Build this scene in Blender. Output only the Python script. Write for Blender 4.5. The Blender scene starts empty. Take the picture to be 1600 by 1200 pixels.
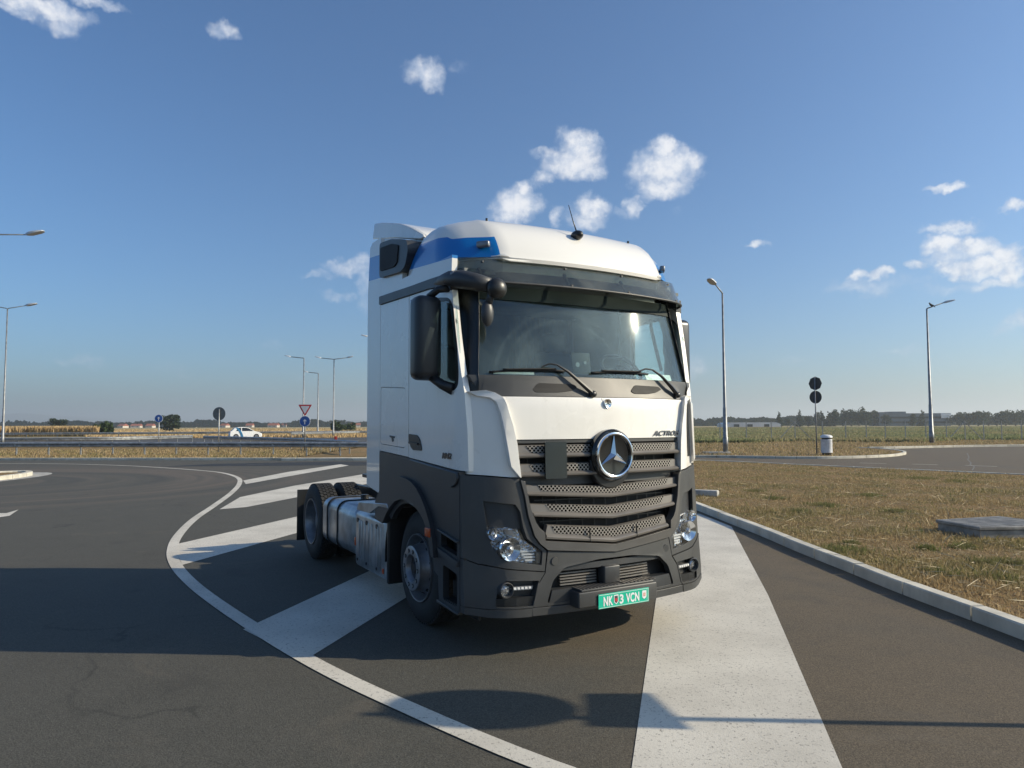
import bpy, bmesh, math, random
from mathutils import Vector, Matrix, noise
from mathutils.geometry import tessellate_polygon
import numpy as np
rad = math.radians
SC = bpy.context.scene
COL = SC.collection
random.seed(7); np.random.seed(7)

# ------------------------------------------------------------------ camera
FPX = 1109.0; CH = 1.8; PITCH = math.atan(63.7/FPX); ROLL = rad(0.22)
cam = bpy.data.cameras.new('camera'); camo = bpy.data.objects.new('camera', cam); COL.objects.link(camo)
cam.sensor_width = 36; cam.lens = 36*FPX/1600; cam.clip_end = 40000; cam.clip_start = 0.05
camo.matrix_world = Matrix.Translation((0, 0, CH)) @ Matrix.Rotation(rad(90)+PITCH, 4, 'X') @ Matrix.Rotation(-ROLL, 4, 'Z')
SC.camera = camo
def G(u, v, z=0.0):
    """survey helper: a point of the ground plane in metres"""
    x = u-800; y = v-600
    xr = x*math.cos(ROLL)-y*math.sin(ROLL); yr = x*math.sin(ROLL)+y*math.cos(ROLL)
    x, z0 = xr/FPX, -yr/FPX
    d = Vector((x, math.cos(PITCH)-z0*math.sin(PITCH), math.sin(PITCH)+z0*math.cos(PITCH)))
    t = (z-CH)/d.z
    return Vector((d.x*t, d.y*t, z))

# ------------------------------------------------------------------ light, sky
SUN_EL = rad(27.0); SUN_AZ = rad(3.0)
SUND = Vector((math.cos(SUN_EL)*math.cos(SUN_AZ), -math.cos(SUN_EL)*math.sin(SUN_AZ), math.sin(SUN_EL)))
sl = bpy.data.lights.new('sun', 'SUN'); sl.energy = 5.0; sl.angle = rad(0.5); sl.color = (1.0, 0.875, 0.66)
so = bpy.data.objects.new('sun', sl); COL.objects.link(so); so.location = (20, 0, 20)
so.rotation_euler = SUND.to_track_quat('Z', 'Y').to_euler()
W = bpy.data.worlds.new('World'); SC.world = W; W.use_nodes = True
SC.view_settings.view_transform = 'Standard'; SC.view_settings.look = 'None'
SC.view_settings.exposure = 0.27; SC.view_settings.gamma = 1
try:
    SC.cycles.max_bounces = 8; SC.cycles.transparent_max_bounces = 16
    SC.cycles.volume_bounces = 0; SC.cycles.sample_clamp_indirect = 6
except Exception: pass

class NT:
    def __init__(s, tree): s.t = tree; s.n = tree.nodes; s.l = tree.links
    def node(s, typ, **k):
        n = s.n.new(typ)
        for a, b in k.items():
            if a == 'inp':
                for i, v in b.items(): s.put(n.inputs[i], v)
            else: setattr(n, a, b)
        return n
    def put(s, sock, v):
        if isinstance(v, bpy.types.NodeSocket): s.l.new(v, sock)
        else:
            if hasattr(sock.default_value, '__len__') and not hasattr(v, '__len__'): v = (v,)*len(sock.default_value)
            if hasattr(v, '__len__') and len(sock.default_value) == 4 and len(v) == 3: v = tuple(v)+(1,)
            sock.default_value = v
    def m(s, op, a, b=0.0, c=0.0, clamp=False):
        n = s.n.new('ShaderNodeMath'); n.operation = op; n.use_clamp = clamp
        s.put(n.inputs[0], a); s.put(n.inputs[1], b); s.put(n.inputs[2], c); return n.outputs[0]
    def mix(s, f, a, b):
        n = s.n.new('ShaderNodeMix'); n.data_type = 'RGBA'
        s.put(n.inputs[0], f); s.put(n.inputs[6], a); s.put(n.inputs[7], b); return n.outputs[2]
    def noise(s, vec, scale, detail=4, rough=0.55, dist=0.0):
        n = s.n.new('ShaderNodeTexNoise')
        if vec is not None: s.l.new(vec, n.inputs['Vector'])
        n.inputs['Scale'].default_value = scale; n.inputs['Detail'].default_value = detail
        n.inputs['Roughness'].default_value = rough; n.inputs['Distortion'].default_value = dist
        return n.outputs['Fac']
    def ss(s, x, a, b):
        n = s.n.new('ShaderNodeMapRange'); n.interpolation_type = 'SMOOTHSTEP'
        s.put(n.inputs[0], x); s.put(n.inputs[1], a); s.put(n.inputs[2], b); return n.outputs[0]
    def sep(s, v):
        n = s.n.new('ShaderNodeSeparateXYZ'); s.l.new(v, n.inputs[0]); return n.outputs

def build_world():
    t = NT(W.node_tree); t.n.clear()
    out = t.node('ShaderNodeOutputWorld'); bg = t.node('ShaderNodeBackground')
    sky = t.node('ShaderNodeTexSky'); sky.sky_type = 'NISHITA'; sky.sun_disc = False
    sky.sun_elevation = SUN_EL; sky.sun_rotation = rad(90)+SUN_AZ
    sky.altitude = 0; sky.air_density = 1.0; sky.dust_density = 1.6; sky.ozone_density = 4.0
    tc = t.node('ShaderNodeTexCoord'); x, y, z = t.sep(tc.outputs['Generated'])
    az = t.m('MULTIPLY', t.m('ARCTAN2', x, y), 57.2958); el = t.m('MULTIPLY', t.m('ARCSINE', z), 57.2958)
    # clouds : (azimuth, elevation, half width, half height, strength) in degrees
    C = [(5.60,21.59,1.46,1.20,1.00),(5.06,20.44,2.19,1.12,0.95),(6.25,19.79,1.35,0.66,0.90),(3.76,21.18,1.47,0.42,0.60),(6.65,22.24,0.52,0.55,0.80),(2.69,19.56,0.94,0.66,0.75),(2.44,21.21,0.74,0.28,0.50),(4.27,20.14,2.09,0.66,0.50),(0.48,17.42,1.78,1.26,1.00),
         (1.11,18.62,0.74,0.67,1.00),(0.05,16.69,1.57,0.78,0.90),(1.53,17.51,0.94,0.87,0.70),(-0.47,17.67,0.95,0.68,0.70),(3.61,16.50,0.52,0.78,0.80),(6.74,17.04,1.24,0.87,1.00),(6.21,16.09,1.34,0.68,0.80),(7.37,17.36,0.62,0.58,0.90),(9.83,17.05,0.61,0.86,0.80),
         (8.90,16.47,0.72,0.48,0.45),(6.06,16.58,1.86,0.97,0.45),(12.76,19.88,2.28,1.29,1.00),(12.53,21.19,1.00,0.73,1.00),(14.26,20.13,1.28,0.73,0.90),(12.23,18.33,1.79,0.94,0.90),(10.73,19.70,1.21,1.02,0.75),(13.98,18.53,0.99,0.56,0.60),(14.90,19.98,0.49,0.37,0.60),
         (15.57,19.19,0.29,0.28,0.30),(13.20,16.56,0.40,0.38,0.25),(-7.19,26.84,1.57,0.86,0.80),(-6.77,26.26,0.94,0.61,0.70),(-8.34,27.08,0.73,0.51,0.50),(-4.40,27.55,0.95,0.43,0.28),(-7.56,27.42,1.05,0.34,0.50),(-22.61,28.09,0.91,0.47,0.70),(-22.05,27.86,0.55,0.32,0.50),
         (-23.29,28.21,0.36,0.23,0.40),(-34.50,26.76,2.62,0.64,0.95),(-33.18,26.12,1.06,0.66,0.70),(-35.91,26.11,1.43,0.43,0.70),(-31.11,27.86,1.59,0.33,0.70),(-32.41,25.82,0.53,0.30,0.40),(19.23,13.53,0.70,0.28,0.80),(31.92,15.82,1.12,0.29,0.85),(32.68,15.94,0.59,0.25,0.70),
         (35.79,14.00,0.68,0.36,0.90),(35.39,13.74,0.55,0.24,0.60),(31.91,13.19,1.56,0.38,0.80),(32.85,13.31,0.73,0.34,0.70),(30.95,13.15,0.69,0.21,0.50),(31.80,12.17,1.12,0.60,1.00),(33.72,11.83,1.21,0.75,1.00),(33.18,12.24,0.58,0.51,1.00),(34.95,11.20,0.90,0.75,1.00),
         (32.22,11.34,1.76,0.51,0.70),(34.21,10.45,1.75,0.67,1.00),(35.43,9.88,0.55,0.75,0.95),(32.57,10.53,1.46,0.43,0.90),(29.90,11.10,0.55,0.31,0.75),(31.75,10.88,0.82,0.34,0.80),(34.70,9.34,1.73,0.34,0.70),(32.53,9.37,2.87,0.39,0.40),(26.43,10.56,0.83,0.36,0.90),
         (27.80,10.61,0.89,0.36,0.90),(25.78,9.98,1.50,0.41,0.55),(27.03,9.68,2.03,0.54,0.50),(24.49,9.99,0.69,0.46,0.40),(29.47,9.90,2.32,0.53,0.30),(35.66,6.72,0.88,0.59,0.60),(35.12,6.26,1.03,0.42,0.45),(28.92,5.05,1.57,0.32,0.35),(30.48,4.70,2.26,0.40,0.20),
         (14.46,4.59,0.68,0.80,0.50),(14.11,4.10,0.68,0.60,0.40),(21.71,4.62,1.15,0.29,0.30),(32.73,4.36,2.15,0.43,0.20),(-13.05,12.30,1.70,0.59,0.65),(-12.06,12.84,0.70,0.49,0.60),(-15.26,11.61,1.47,0.29,0.40),(-11.80,11.27,0.60,1.29,0.55),(-13.77,10.20,1.29,0.35,0.45),
         (-11.79,9.53,0.60,0.90,0.40),(-15.01,11.72,0.78,0.24,0.40),(-31.42,4.57,1.54,0.40,0.40),(-30.45,4.16,1.17,0.31,0.30),(-25.82,4.42,1.53,0.37,0.25),(-24.97,3.98,1.29,0.28,0.25),(-18.75,6.08,1.03,0.39,0.28),(-22.15,4.72,1.35,0.29,0.22),(-16.60,3.67,1.24,0.40,0.20),
         (-35.17,2.79,1.77,0.34,0.15)]
    cv = t.node('ShaderNodeCombineXYZ'); t.l.new(az, cv.inputs[0]); t.l.new(el, cv.inputs[1])
    P = cv.outputs[0]
    nz = t.node('ShaderNodeTexNoise'); t.l.new(P, nz.inputs['Vector']); nz.inputs['Scale'].default_value = 0.62
    nz.inputs['Detail'].default_value = 5; nz.inputs['Roughness'].default_value = .55
    nv = t.node('ShaderNodeVectorMath', operation='SUBTRACT'); t.l.new(nz.outputs['Color'], nv.inputs[0]); nv.inputs[1].default_value = (.5, .5, .5)
    nm = t.node('ShaderNodeVectorMath', operation='SCALE'); t.l.new(nv.outputs[0], nm.inputs[0]); nm.inputs['Scale'].default_value = 2.2
    na = t.node('ShaderNodeVectorMath', operation='ADD'); t.l.new(P, na.inputs[0]); t.l.new(nm.outputs[0], na.inputs[1])
    dens = None
    for a, e, w, h, s in C:
        q = t.node('ShaderNodeVectorMath', operation='MULTIPLY_ADD'); t.l.new(na.outputs[0], q.inputs[0])
        q.inputs[1].default_value = (1/w, 1/h, 0); q.inputs[2].default_value = (-a/w, -e/h, 0)
        d = t.node('ShaderNodeVectorMath', operation='DOT_PRODUCT'); t.l.new(q.outputs[0], d.inputs[0]); t.l.new(q.outputs[0], d.inputs[1])
        v = t.m('MULTIPLY', t.m('MULTIPLY_ADD', d.outputs['Value'], -.42, 1.0, clamp=True), s)
        dens = v if dens is None else t.m('MAXIMUM', dens, v)
    fine = t.noise(P, 1.9, 5, .58)
    dd = t.m('ADD', dens, t.m('MULTIPLY', t.m('SUBTRACT', fine, .5), .42))
    alpha = t.m('MULTIPLY', t.ss(dd, .08, 1.02), .92)
    alpha = t.m('MULTIPLY', alpha, t.ss(dens, .02, .30))
    shade = t.noise(P, .9, 5, .6)
    ccol = t.mix(t.ss(t.m('ADD', shade, t.m('MULTIPLY', dd, .35)), .55, .95), (4.4, 5.2, 6.6, 1), (7.9, 8.0, 8.3, 1))
    # even blue tint multiplied into the sky colour
    tint = t.node('ShaderNodeVectorMath', operation='MULTIPLY'); t.l.new(sky.outputs[0], tint.inputs[0]); tint.inputs[1].default_value = (.75, 1.01, 1.20)
    colr = t.mix(alpha, tint.outputs[0], ccol)
    t.l.new(colr, bg.inputs[0]); bg.inputs[1].default_value = 0.10
    t.l.new(bg.outputs[0], out.inputs[0])
build_world()

# ------------------------------------------------------------------ materials
def newmat(name):
    m = bpy.data.materials.new(name); m.use_nodes = True
    t = NT(m.node_tree); b = t.n['Principled BSDF']; o = t.n['Material Output']
    return m, t, b, o
def add_dirt(t, tc, c, amt, dcol):
    mp = t.node('ShaderNodeMapping'); t.l.new(tc, mp.inputs[0]); mp.inputs['Scale'].default_value = (7, 7, .8)
    st = t.ss(t.noise(mp.outputs[0], 1.6, 6, .65), .50, .78); cl = t.ss(t.noise(tc, 2.2, 6, .7, .6), .48, .75)
    v = t.node('ShaderNodeTexVoronoi'); t.l.new(tc, v.inputs['Vector']); v.inputs['Scale'].default_value = 17
    sp = t.m('MULTIPLY', t.m('SUBTRACT', 1.0, t.ss(v.outputs['Distance'], .03, .075)), t.ss(t.noise(tc, 1.1, 2), .45, .6))
    f = t.m('MULTIPLY', t.m('ADD', t.m('ADD', t.m('MULTIPLY', st, .6), t.m('MULTIPLY', cl, .6)), t.m('MULTIPLY', sp, 1.6)), amt, clamp=True)
    return t.mix(f, c, dcol+(1,))
def simple(name, col, rough=.5, metal=0, coat=0, var=.06, vs=6, bump=0, bs=200, coatr=.05, spec=.5, dirt=0, dcol=(.30, .26, .20), island=0):
    m, t, b, o = newmat(name)
    tc = t.node('ShaderNodeTexCoord').outputs['Object']
    n = t.noise(tc, vs, 5)
    c2 = tuple(max(0, c*(1-var*2.2)) for c in col[:3]); c1 = tuple(min(1, c*(1+var)) for c in col[:3])
    cc = t.mix(t.ss(n, .3, .7), c2+(1,), c1+(1,))
    if dirt: cc = add_dirt(t, tc, cc, dirt, dcol)
    if island:
        r_ = t.node('ShaderNodeNewGeometry').outputs['Random Per Island']
        sc = t.node('ShaderNodeVectorMath', operation='SCALE'); t.l.new(cc, sc.inputs[0]); t.l.new(t.m('MULTIPLY_ADD', r_, island, 1-island*.6), sc.inputs['Scale']); cc = sc.outputs[0]
    t.put(b.inputs['Base Color'], cc)
    t.put(b.inputs['Roughness'], t.m('MULTIPLY_ADD', n, .16, rough-.08))
    b.inputs['Metallic'].default_value = metal; b.inputs['Coat Weight'].default_value = coat
    b.inputs['Coat Roughness'].default_value = coatr; b.inputs['Specular IOR Level'].default_value = spec
    if bump:
        bp = t.node('ShaderNodeBump'); bp.inputs['Strength'].default_value = bump; bp.inputs['Distance'].default_value = .002
        t.l.new(t.noise(tc, bs, 3), bp.inputs['Height']); t.l.new(bp.outputs[0], b.inputs['Normal'])
    return m
M = {}
M['white'] = simple('white_paint', (.82, .795, .74), .28, coat=.6, var=.02, vs=1.3, dirt=.13)
M['white_plain'] = simple('white_plain', (.78, .78, .76), .4, var=.05)
M['plastic'] = simple('dark_grey_plastic', (.050, .051, .051), .46, var=.08, vs=2.5, bump=.25, bs=600, dirt=.16, dcol=(.14, .125, .10))
M['plastic_side'] = simple('dark_grey_side_plastic', (.036, .038, .041), .40, var=.08, vs=2.5, bump=.2, bs=600, dirt=.14, dcol=(.13, .115, .09))
M['trim'] = simple('black_trim', (.016, .017, .018), .38, var=.1)
M['gloss'] = simple('gloss_black', (.008, .010, .012), .10, var=.05, coat=.5)
M['band'] = simple('tinted_band', (.016, .024, .022), .65, var=.05, spec=.2)
M['pillar'] = simple('pillar_black', (.008, .009, .011), .35, var=.05)
M['surround'] = simple('dark_taupe', (.105, .10, .094), .36, metal=.25, var=.05, vs=3)
M['badge'] = simple('dark_chrome', (.16, .16, .17), .25, metal=.9, var=.05)
M['black'] = simple('deep_black', (.006, .006, .007), .7, var=.1)
M['slat'] = simple('taupe_metallic', (.20, .185, .168), .40, metal=.35, var=.05, vs=3)
M['chrome'] = simple('chrome', (.78, .79, .80), .10, metal=1, var=.03)
M['alu'] = simple('aluminium', (.46, .48, .50), .34, metal=.85, var=.14, vs=5, bump=.15, bs=60)
M['galv'] = simple('galvanised_steel', (.40, .41, .41), .45, metal=.7, var=.15, vs=4)
M['pole'] = simple('galvanised_pole', (.26, .27, .28), .5, metal=.5, var=.15, vs=3)
M['rimsteel'] = simple('silver_rim', (.26, .265, .28), .38, metal=.6, var=.12, vs=7)
M['rubber'] = simple('tyre_rubber', (.018, .018, .018), .75, var=.2, vs=9, bump=.5, bs=90)
M['orange'] = simple('orange_reflector', (.55, .09, .02), .25, var=.1)
M['red'] = simple('red_paint', (.50, .05, .03), .45, var=.1)
M['concrete'] = simple('concrete', (.40, .385, .35), .85, var=.16, vs=5, bump=.6, bs=70)
M['rust'] = simple('weathered_lid', (.29, .275, .25), .6, metal=.3, var=.2, vs=5)
M['signblue'] = simple('sign_blue', (.015, .085, .33), .35, var=.04)
M['signwhite'] = simple('sign_white', (.75, .76, .76), .4, var=.04)
M['signback'] = simple('sign_back_dark', (.030, .036, .036), .55, var=.12)
M['signgrey'] = simple('sign_back_grey', (.15, .165, .16), .55, var=.12)
M['signred'] = simple('sign_red', (.55, .03, .04), .4, var=.04)
M['teal'] = simple('plate_green', (.0, .46, .30), .38, var=.04, coat=.3)
M['seat'] = simple('seat_fabric', (.035, .038, .042), .9, var=.1)
M['seatlight'] = simple('seat_fabric_light', (.16, .17, .18), .9, var=.1)
M['dash'] = simple('dashboard_grey', (.09, .095, .10), .7, var=.08)
M['beige'] = simple('interior_lining', (.20, .21, .20), .8, var=.06)
M['carblue'] = simple('car_blue', (.03, .17, .33), .3, var=.05)
M['wood'] = simple('bark', (.06, .045, .03), .9, var=.2)
M['bird'] = simple('bird_feathers', (.03, .03, .033), .7, var=.2)

def paint_with_stripe():
    m, t, b, o = newmat('white_paint_blue_band')
    tc = t.node('ShaderNodeTexCoord').outputs['Object']; x, y, z = t.sep(tc)
    ax = t.m('ABSOLUTE', x)
    lo = t.m('MULTIPLY_ADD', y, .085, 3.243)
    # upper line with its little step
    up1 = t.m('MULTIPLY_ADD', y, .10, 3.475)
    kf = t.ss(y, -.58, -.66)
    up = t.m('ADD', t.m('MULTIPLY', up1, t.m('SUBTRACT', 1.0, kf)), t.m('MULTIPLY', kf, 3.388))
    f = t.m('MULTIPLY', t.m('GREATER_THAN', z, lo), t.m('LESS_THAN', z, up))
    f = t.m('MULTIPLY', f, t.m('GREATER_THAN', ax, .872))
    n = t.noise(tc, 1.3, 4)
    w = t.mix(n, (.76, .74, .69, 1), (.81, .79, .745, 1))
    t.put(b.inputs['Base Color'], t.mix(f, w, (.0, .17, .50, 1)))
    b.inputs['Roughness'].default_value = .28; b.inputs['Coat Weight'].default_value = .6
    return m
M['stripe'] = paint_with_stripe()

def perf_mat():
    m, t, b, o = newmat('perforated_taupe')
    tc = t.node('ShaderNodeTexCoord').outputs['Object']; x, y, z = t.sep(tc)
    px, pz = .0345, .0180
    row = t.m('FLOOR', t.m('DIVIDE', z, pz))
    off = t.m('MULTIPLY', t.m('MODULO', t.m('ABSOLUTE', row), 2), .5)
    fx = t.m('SUBTRACT', t.m('FRACT', t.m('ADD', t.m('DIVIDE', x, px), off)), .5)
    fz = t.m('SUBTRACT', t.m('FRACT', t.m('DIVIDE', z, pz)), .5)
    dx = t.m('MULTIPLY', fx, px); dz = t.m('MULTIPLY', fz, pz)
    d = t.m('SQRT', t.m('ADD', t.m('MULTIPLY', dx, dx), t.m('MULTIPLY', dz, dz)))
    hole = t.m('LESS_THAN', d, .0098)  # depth of each hole is only black put into the colour
    t.put(b.inputs['Base Color'], t.mix(hole, (.27, .25, .225, 1), (.004, .004, .004, 1))); t.put(b.inputs['Metallic'], t.m('MULTIPLY_ADD', hole, -.35, .35)); b.inputs['Roughness'].default_value = .42
    t.put(b.inputs['Specular IOR Level'], t.m('MULTIPLY_ADD', hole, -.5, .5))
    return m
M['perf'] = perf_mat()

def glass_mat(name, tint, refl=1.0, rough=.0, dirt=0.0, film=(.25, .3, .3)):
    m, t, b, o = newmat(name)
    g_ = t.node('ShaderNodeNewGeometry'); dt = t.node('ShaderNodeVectorMath', operation='DOT_PRODUCT')
    t.l.new(g_.outputs['Normal'], dt.inputs[0]); t.l.new(g_.outputs['Incoming'], dt.inputs[1])
    schl = t.m('MULTIPLY_ADD', t.m('POWER', t.m('SUBTRACT', 1.0, t.m('ABSOLUTE', dt.outputs['Value'])), 5.0), .95, .045)
    tr = t.node('ShaderNodeBsdfTransparent'); tr.inputs[0].default_value = tint+(1,)
    gl = t.node('ShaderNodeBsdfAnisotropic'); gl.inputs['Roughness'].default_value = rough
    mx = t.node('ShaderNodeMixShader'); t.l.new(t.m('MULTIPLY', schl, refl, clamp=True), mx.inputs[0])
    t.l.new(tr.outputs[0], mx.inputs[1]); t.l.new(gl.outputs[0], mx.inputs[2])
    last = mx
    if dirt:
        tc = t.node('ShaderNodeTexCoord').outputs['Object']
        df = t.node('ShaderNodeBsdfDiffuse'); df.inputs[0].default_value = film+(1,)
        n = t.noise(tc, 1.6, 6, .55, .3); n2 = t.noise(tc, 40, 3)
        x_, y_, z_ = t.sep(tc); arcs = None
        for cx in (-.30, .72):
            a_ = t.m('SUBTRACT', x_, cx); b_ = t.m('SUBTRACT', z_, 2.06); r_ = t.m('SQRT', t.m('ADD', t.m('MULTIPLY', a_, a_), t.m('MULTIPLY', b_, b_)))
            w_ = t.m('POWER', t.m('ABSOLUTE', t.m('SINE', t.m('MULTIPLY', r_, 38.0))), 6.0)
            w_ = t.m('MULTIPLY', t.m('MULTIPLY', w_, t.ss(r_, .50, .62)), t.m('SUBTRACT', 1.0, t.ss(r_, .70, .76)))
            arcs = w_ if arcs is None else t.m('MAXIMUM', arcs, w_)
        n2 = t.m('ADD', n2, t.m('MULTIPLY', arcs, t.m('MULTIPLY', n, 1.6)))
        m2 = t.node('ShaderNodeMixShader')
        t.l.new(t.m('MULTIPLY', t.m('ADD', t.ss(n, .35, .8), t.m('MULTIPLY', n2, .25)), dirt), m2.inputs[0])
        t.l.new(last.outputs[0], m2.inputs[1]); t.l.new(df.outputs[0], m2.inputs[2])
        g3 = t.node('ShaderNodeBsdfAnisotropic'); g3.inputs['Roughness'].default_value = .085; m3 = t.node('ShaderNodeMixShader'); m3.inputs[0].default_value = .0007
        t.l.new(m2.outputs[0], m3.inputs[1]); t.l.new(g3.outputs[0], m3.inputs[2]); last = m3
    t.l.new(last.outputs[0], o.inputs[0]); return m
M['glass'] = glass_mat('windscreen_glass', (.84, .92, .90), 1.15, .010, .17, (.30, .38, .39))
M['sideglass'] = glass_mat('side_glass', (.74, .83, .83), 1.3, .0, .04)
M['smoke'] = glass_mat('smoked_acrylic', (.60, .66, .64), 1.6, .05, .45, (.21, .225, .22))
M['lens'] = glass_mat('clear_lens', (.93, .94, .95), 1.2, .0, .03)

def headlamp_mat():
    m, t, b, o = newmat('headlamp_reflector')
    tc = t.node('ShaderNodeTexCoord').outputs['Object']
    v = t.node('ShaderNodeTexVoronoi'); t.l.new(tc, v.inputs['Vector']); v.inputs['Scale'].default_value = 38
    t.put(b.inputs['Base Color'], t.mix(v.outputs['Distance'], (.75, .76, .78, 1), (.25, .25, .26, 1)))
    b.inputs['Metallic'].default_value = .75; b.inputs['Roughness'].default_value = .22
    bp = t.node('ShaderNodeBump'); bp.inputs['Strength'].default_value = .9; bp.inputs['Distance'].default_value = .01
    t.l.new(v.outputs['Distance'], bp.inputs['Height']); t.l.new(bp.outputs[0], b.inputs['Normal'])
    return m
M['reflector'] = headlamp_mat()

def asphalt_mat(name, base, warm, dark=1.0, tracks=False):
    m, t, b, o = newmat(name)
    tc = t.node('ShaderNodeTexCoord').outputs['Object']
    big = t.noise(tc, .22, 5, .6); mid = t.noise(tc, 1.7, 5, .6); fine = t.noise(tc, 95, 3, .7)
    vr = t.node('ShaderNodeTexVoronoi'); t.l.new(tc, vr.inputs['Vector']); vr.inputs['Scale'].default_value = 130
    xs_ = t.sep(tc)[0]; c = t.mix(t.ss(t.m('ADD', t.m('MULTIPLY', t.m('SUBTRACT', big, .5), 2.2), t.ss(xs_, -3.0, 4.0)), .25, 1.0), base+(1,), warm+(1,))
    c = t.mix(t.m('MULTIPLY', t.ss(mid, .45, .75), .35), c, tuple(x*.72 for x in base)+(1,))
    sp = t.m('ADD', t.m('MULTIPLY', fine, .9), t.m('MULTIPLY', t.m('FRACT', t.m('MULTIPLY', vr.outputs['Color'], 7.3)), .35))
    k = t.m('MULTIPLY_ADD', sp, 1.9, -.10)
    mul = t.node('ShaderNodeVectorMath', operation='SCALE'); t.l.new(c, mul.inputs[0]); t.l.new(k, mul.inputs['Scale'])
    c = mul.outputs[0]
    # thin wandering cracks
    wv = t.node('ShaderNodeTexVoronoi'); wv.feature = 'DISTANCE_TO_EDGE'
    nn = t.node('ShaderNodeTexNoise'); t.l.new(tc, nn.inputs['Vector']); nn.inputs['Scale'].default_value = 1.1; nn.inputs['Detail'].default_value = 6
    sc_ = t.node('ShaderNodeVectorMath', operation='MULTIPLY_ADD'); t.l.new(nn.outputs['Color'], sc_.inputs[0]); sc_.inputs[1].default_value = (1.3,)*3; t.l.new(tc, sc_.inputs[2])
    t.l.new(sc_.outputs[0], wv.inputs['Vector']); wv.inputs['Scale'].default_value = .33
    crack = t.m('MULTIPLY', t.m('SUBTRACT', 1.0, t.ss(wv.outputs[0], .0, .012)), t.ss(t.noise(tc, .5, 3), .50, .62))
    c = t.mix(t.m('MULTIPLY', crack, .45), c, (.018, .017, .016, 1))
    ov = t.node('ShaderNodeTexVoronoi'); t.l.new(sc_.outputs[0], ov.inputs['Vector']); ov.inputs['Scale'].default_value = .55
    c = t.mix(t.m('MULTIPLY', t.m('SUBTRACT', 1.0, t.ss(ov.outputs['Distance'], .03, .16)), .30), c, (.03, .028, .026, 1))
    c = t.mix(t.m('MULTIPLY', t.ss(t.noise(tc, .7, 6, .7, 1.5), .56, .70), .30), c, (.135, .115, .088, 1))
    if tracks:
        x, y, z = t.sep(tc)
        # tyre tracks sweeping round the left island
        dx = t.m('ADD', x, 18.5); dy = t.m('SUBTRACT', y, 22.5)
        r = t.m('SQRT', t.m('ADD', t.m('MULTIPLY', dx, dx), t.m('MULTIPLY', t.m('MULTIPLY', dy, dy), 1.6)))
        cb = t.node('ShaderNodeCombineXYZ'); t.l.new(r, cb.inputs[0]); t.l.new(t.m('MULTIPLY', y, .05), cb.inputs[1])
        band = t.noise(cb.outputs[0], 1.1, 4, .6)
        msk = t.m('MULTIPLY', t.m('SUBTRACT', 1.0, t.ss(r, 9.0, 14.5)), t.ss(r, 2.0, 3.5))
        c = t.mix(t.m('MULTIPLY', t.m('MULTIPLY', t.ss(band, .42, .7), msk), .6), c, (.145, .115, .09, 1))
        c = t.mix(t.m('MULTIPLY', t.m('MULTIPLY', t.ss(band, .50, .30), msk), .35), c, (.035, .034, .035, 1))
    t.put(b.inputs['Base Color'], c)
    b.inputs['Roughness'].default_value = .82; b.inputs['Specular IOR Level'].default_value = .35
    bp = t.node('ShaderNodeBump'); bp.inputs['Strength'].default_value = .55; bp.inputs['Distance'].default_value = .006
    t.l.new(sp, bp.inputs['Height']); t.l.new(bp.outputs[0], b.inputs['Normal'])
    return m
M['asphalt'] = asphalt_mat('asphalt', (.068, .065, .054), (.102, .080, .053), tracks=True)
M['asphalt_road'] = asphalt_mat('asphalt_road', (.060, .060, .060), (.066, .064, .060))
M['dark_asphalt_band'] = asphalt_mat('dark_asphalt_band', (.026, .029, .033), (.028, .030, .033))

def paintmark_mat():
    m, t, b, o = newmat('road_paint')
    tc = t.node('ShaderNodeTexCoord').outputs['Object']
    n = t.noise(tc, .9, 6, .6); f = t.noise(tc, 42, 4, .75); f2 = t.noise(tc, 7, 6, .7, 1.0)
    c = t.mix(t.ss(n, .3, .75), (.62, .585, .51, 1), (.46, .43, .37, 1))
    c = t.mix(t.m('MULTIPLY', t.ss(f2, .60, .72), .35), c, (.25, .23, .20, 1))
    c = t.mix(t.m('MULTIPLY', t.ss(f, .56, .66), .75), c, (.13, .12, .11, 1))
    v = t.node('ShaderNodeTexVoronoi'); t.l.new(tc, v.inputs['Vector']); v.inputs['Scale'].default_value = 2.6
    c = t.mix(t.m('MULTIPLY', t.m('SUBTRACT', 1.0, t.ss(v.outputs['Distance'], .03, .055)), .6), c, (.16, .14, .12, 1))
    t.put(b.inputs['Base Color'], c); b.inputs['Roughness'].default_value = .75
    bp = t.node('ShaderNodeBump'); bp.inputs['Strength'].default_value = .5; bp.inputs['Distance'].default_value = .004
    t.l.new(t.noise(tc, 90, 3), bp.inputs['Height']); t.l.new(bp.outputs[0], b.inputs['Normal'])
    return m
M['roadpaint'] = paintmark_mat()

def ground_mat(name, cols, s1=.25, s2=3.0, bump=.8):
    m, t, b, o = newmat(name)
    tc = t.node('ShaderNodeTexCoord').outputs['Object']
    a = t.noise(tc, s1, 6, .65); c2 = t.noise(tc, s2, 6, .7); f = t.noise(tc, 28, 4, .75)
    c = t.mix(t.ss(a, .38, .62), cols[0]+(1,), cols[1]+(1,))
    c = t.mix(t.ss(c2, .48, .66), c, cols[2]+(1,))
    c = t.mix(t.m('MULTIPLY', t.ss(f, .45, .7), .6), c, cols[3]+(1,))
    t.put(b.inputs['Base Color'], c); b.inputs['Roughness'].default_value = .95; b.inputs['Specular IOR Level'].default_value = .1
    bp = t.node('ShaderNodeBump'); bp.inputs['Strength'].default_value = bump; bp.inputs['Distance'].default_value = .05
    t.l.new(t.m('ADD', f, c2), bp.inputs['Height']); t.l.new(bp.outputs[0], b.inputs['Normal'])
    return m
M['drygrass'] = ground_mat('dry_verge', ((.25, .165, .085), (.20, .145, .075), (.15, .125, .055), (.32, .22, .12)))
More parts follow.
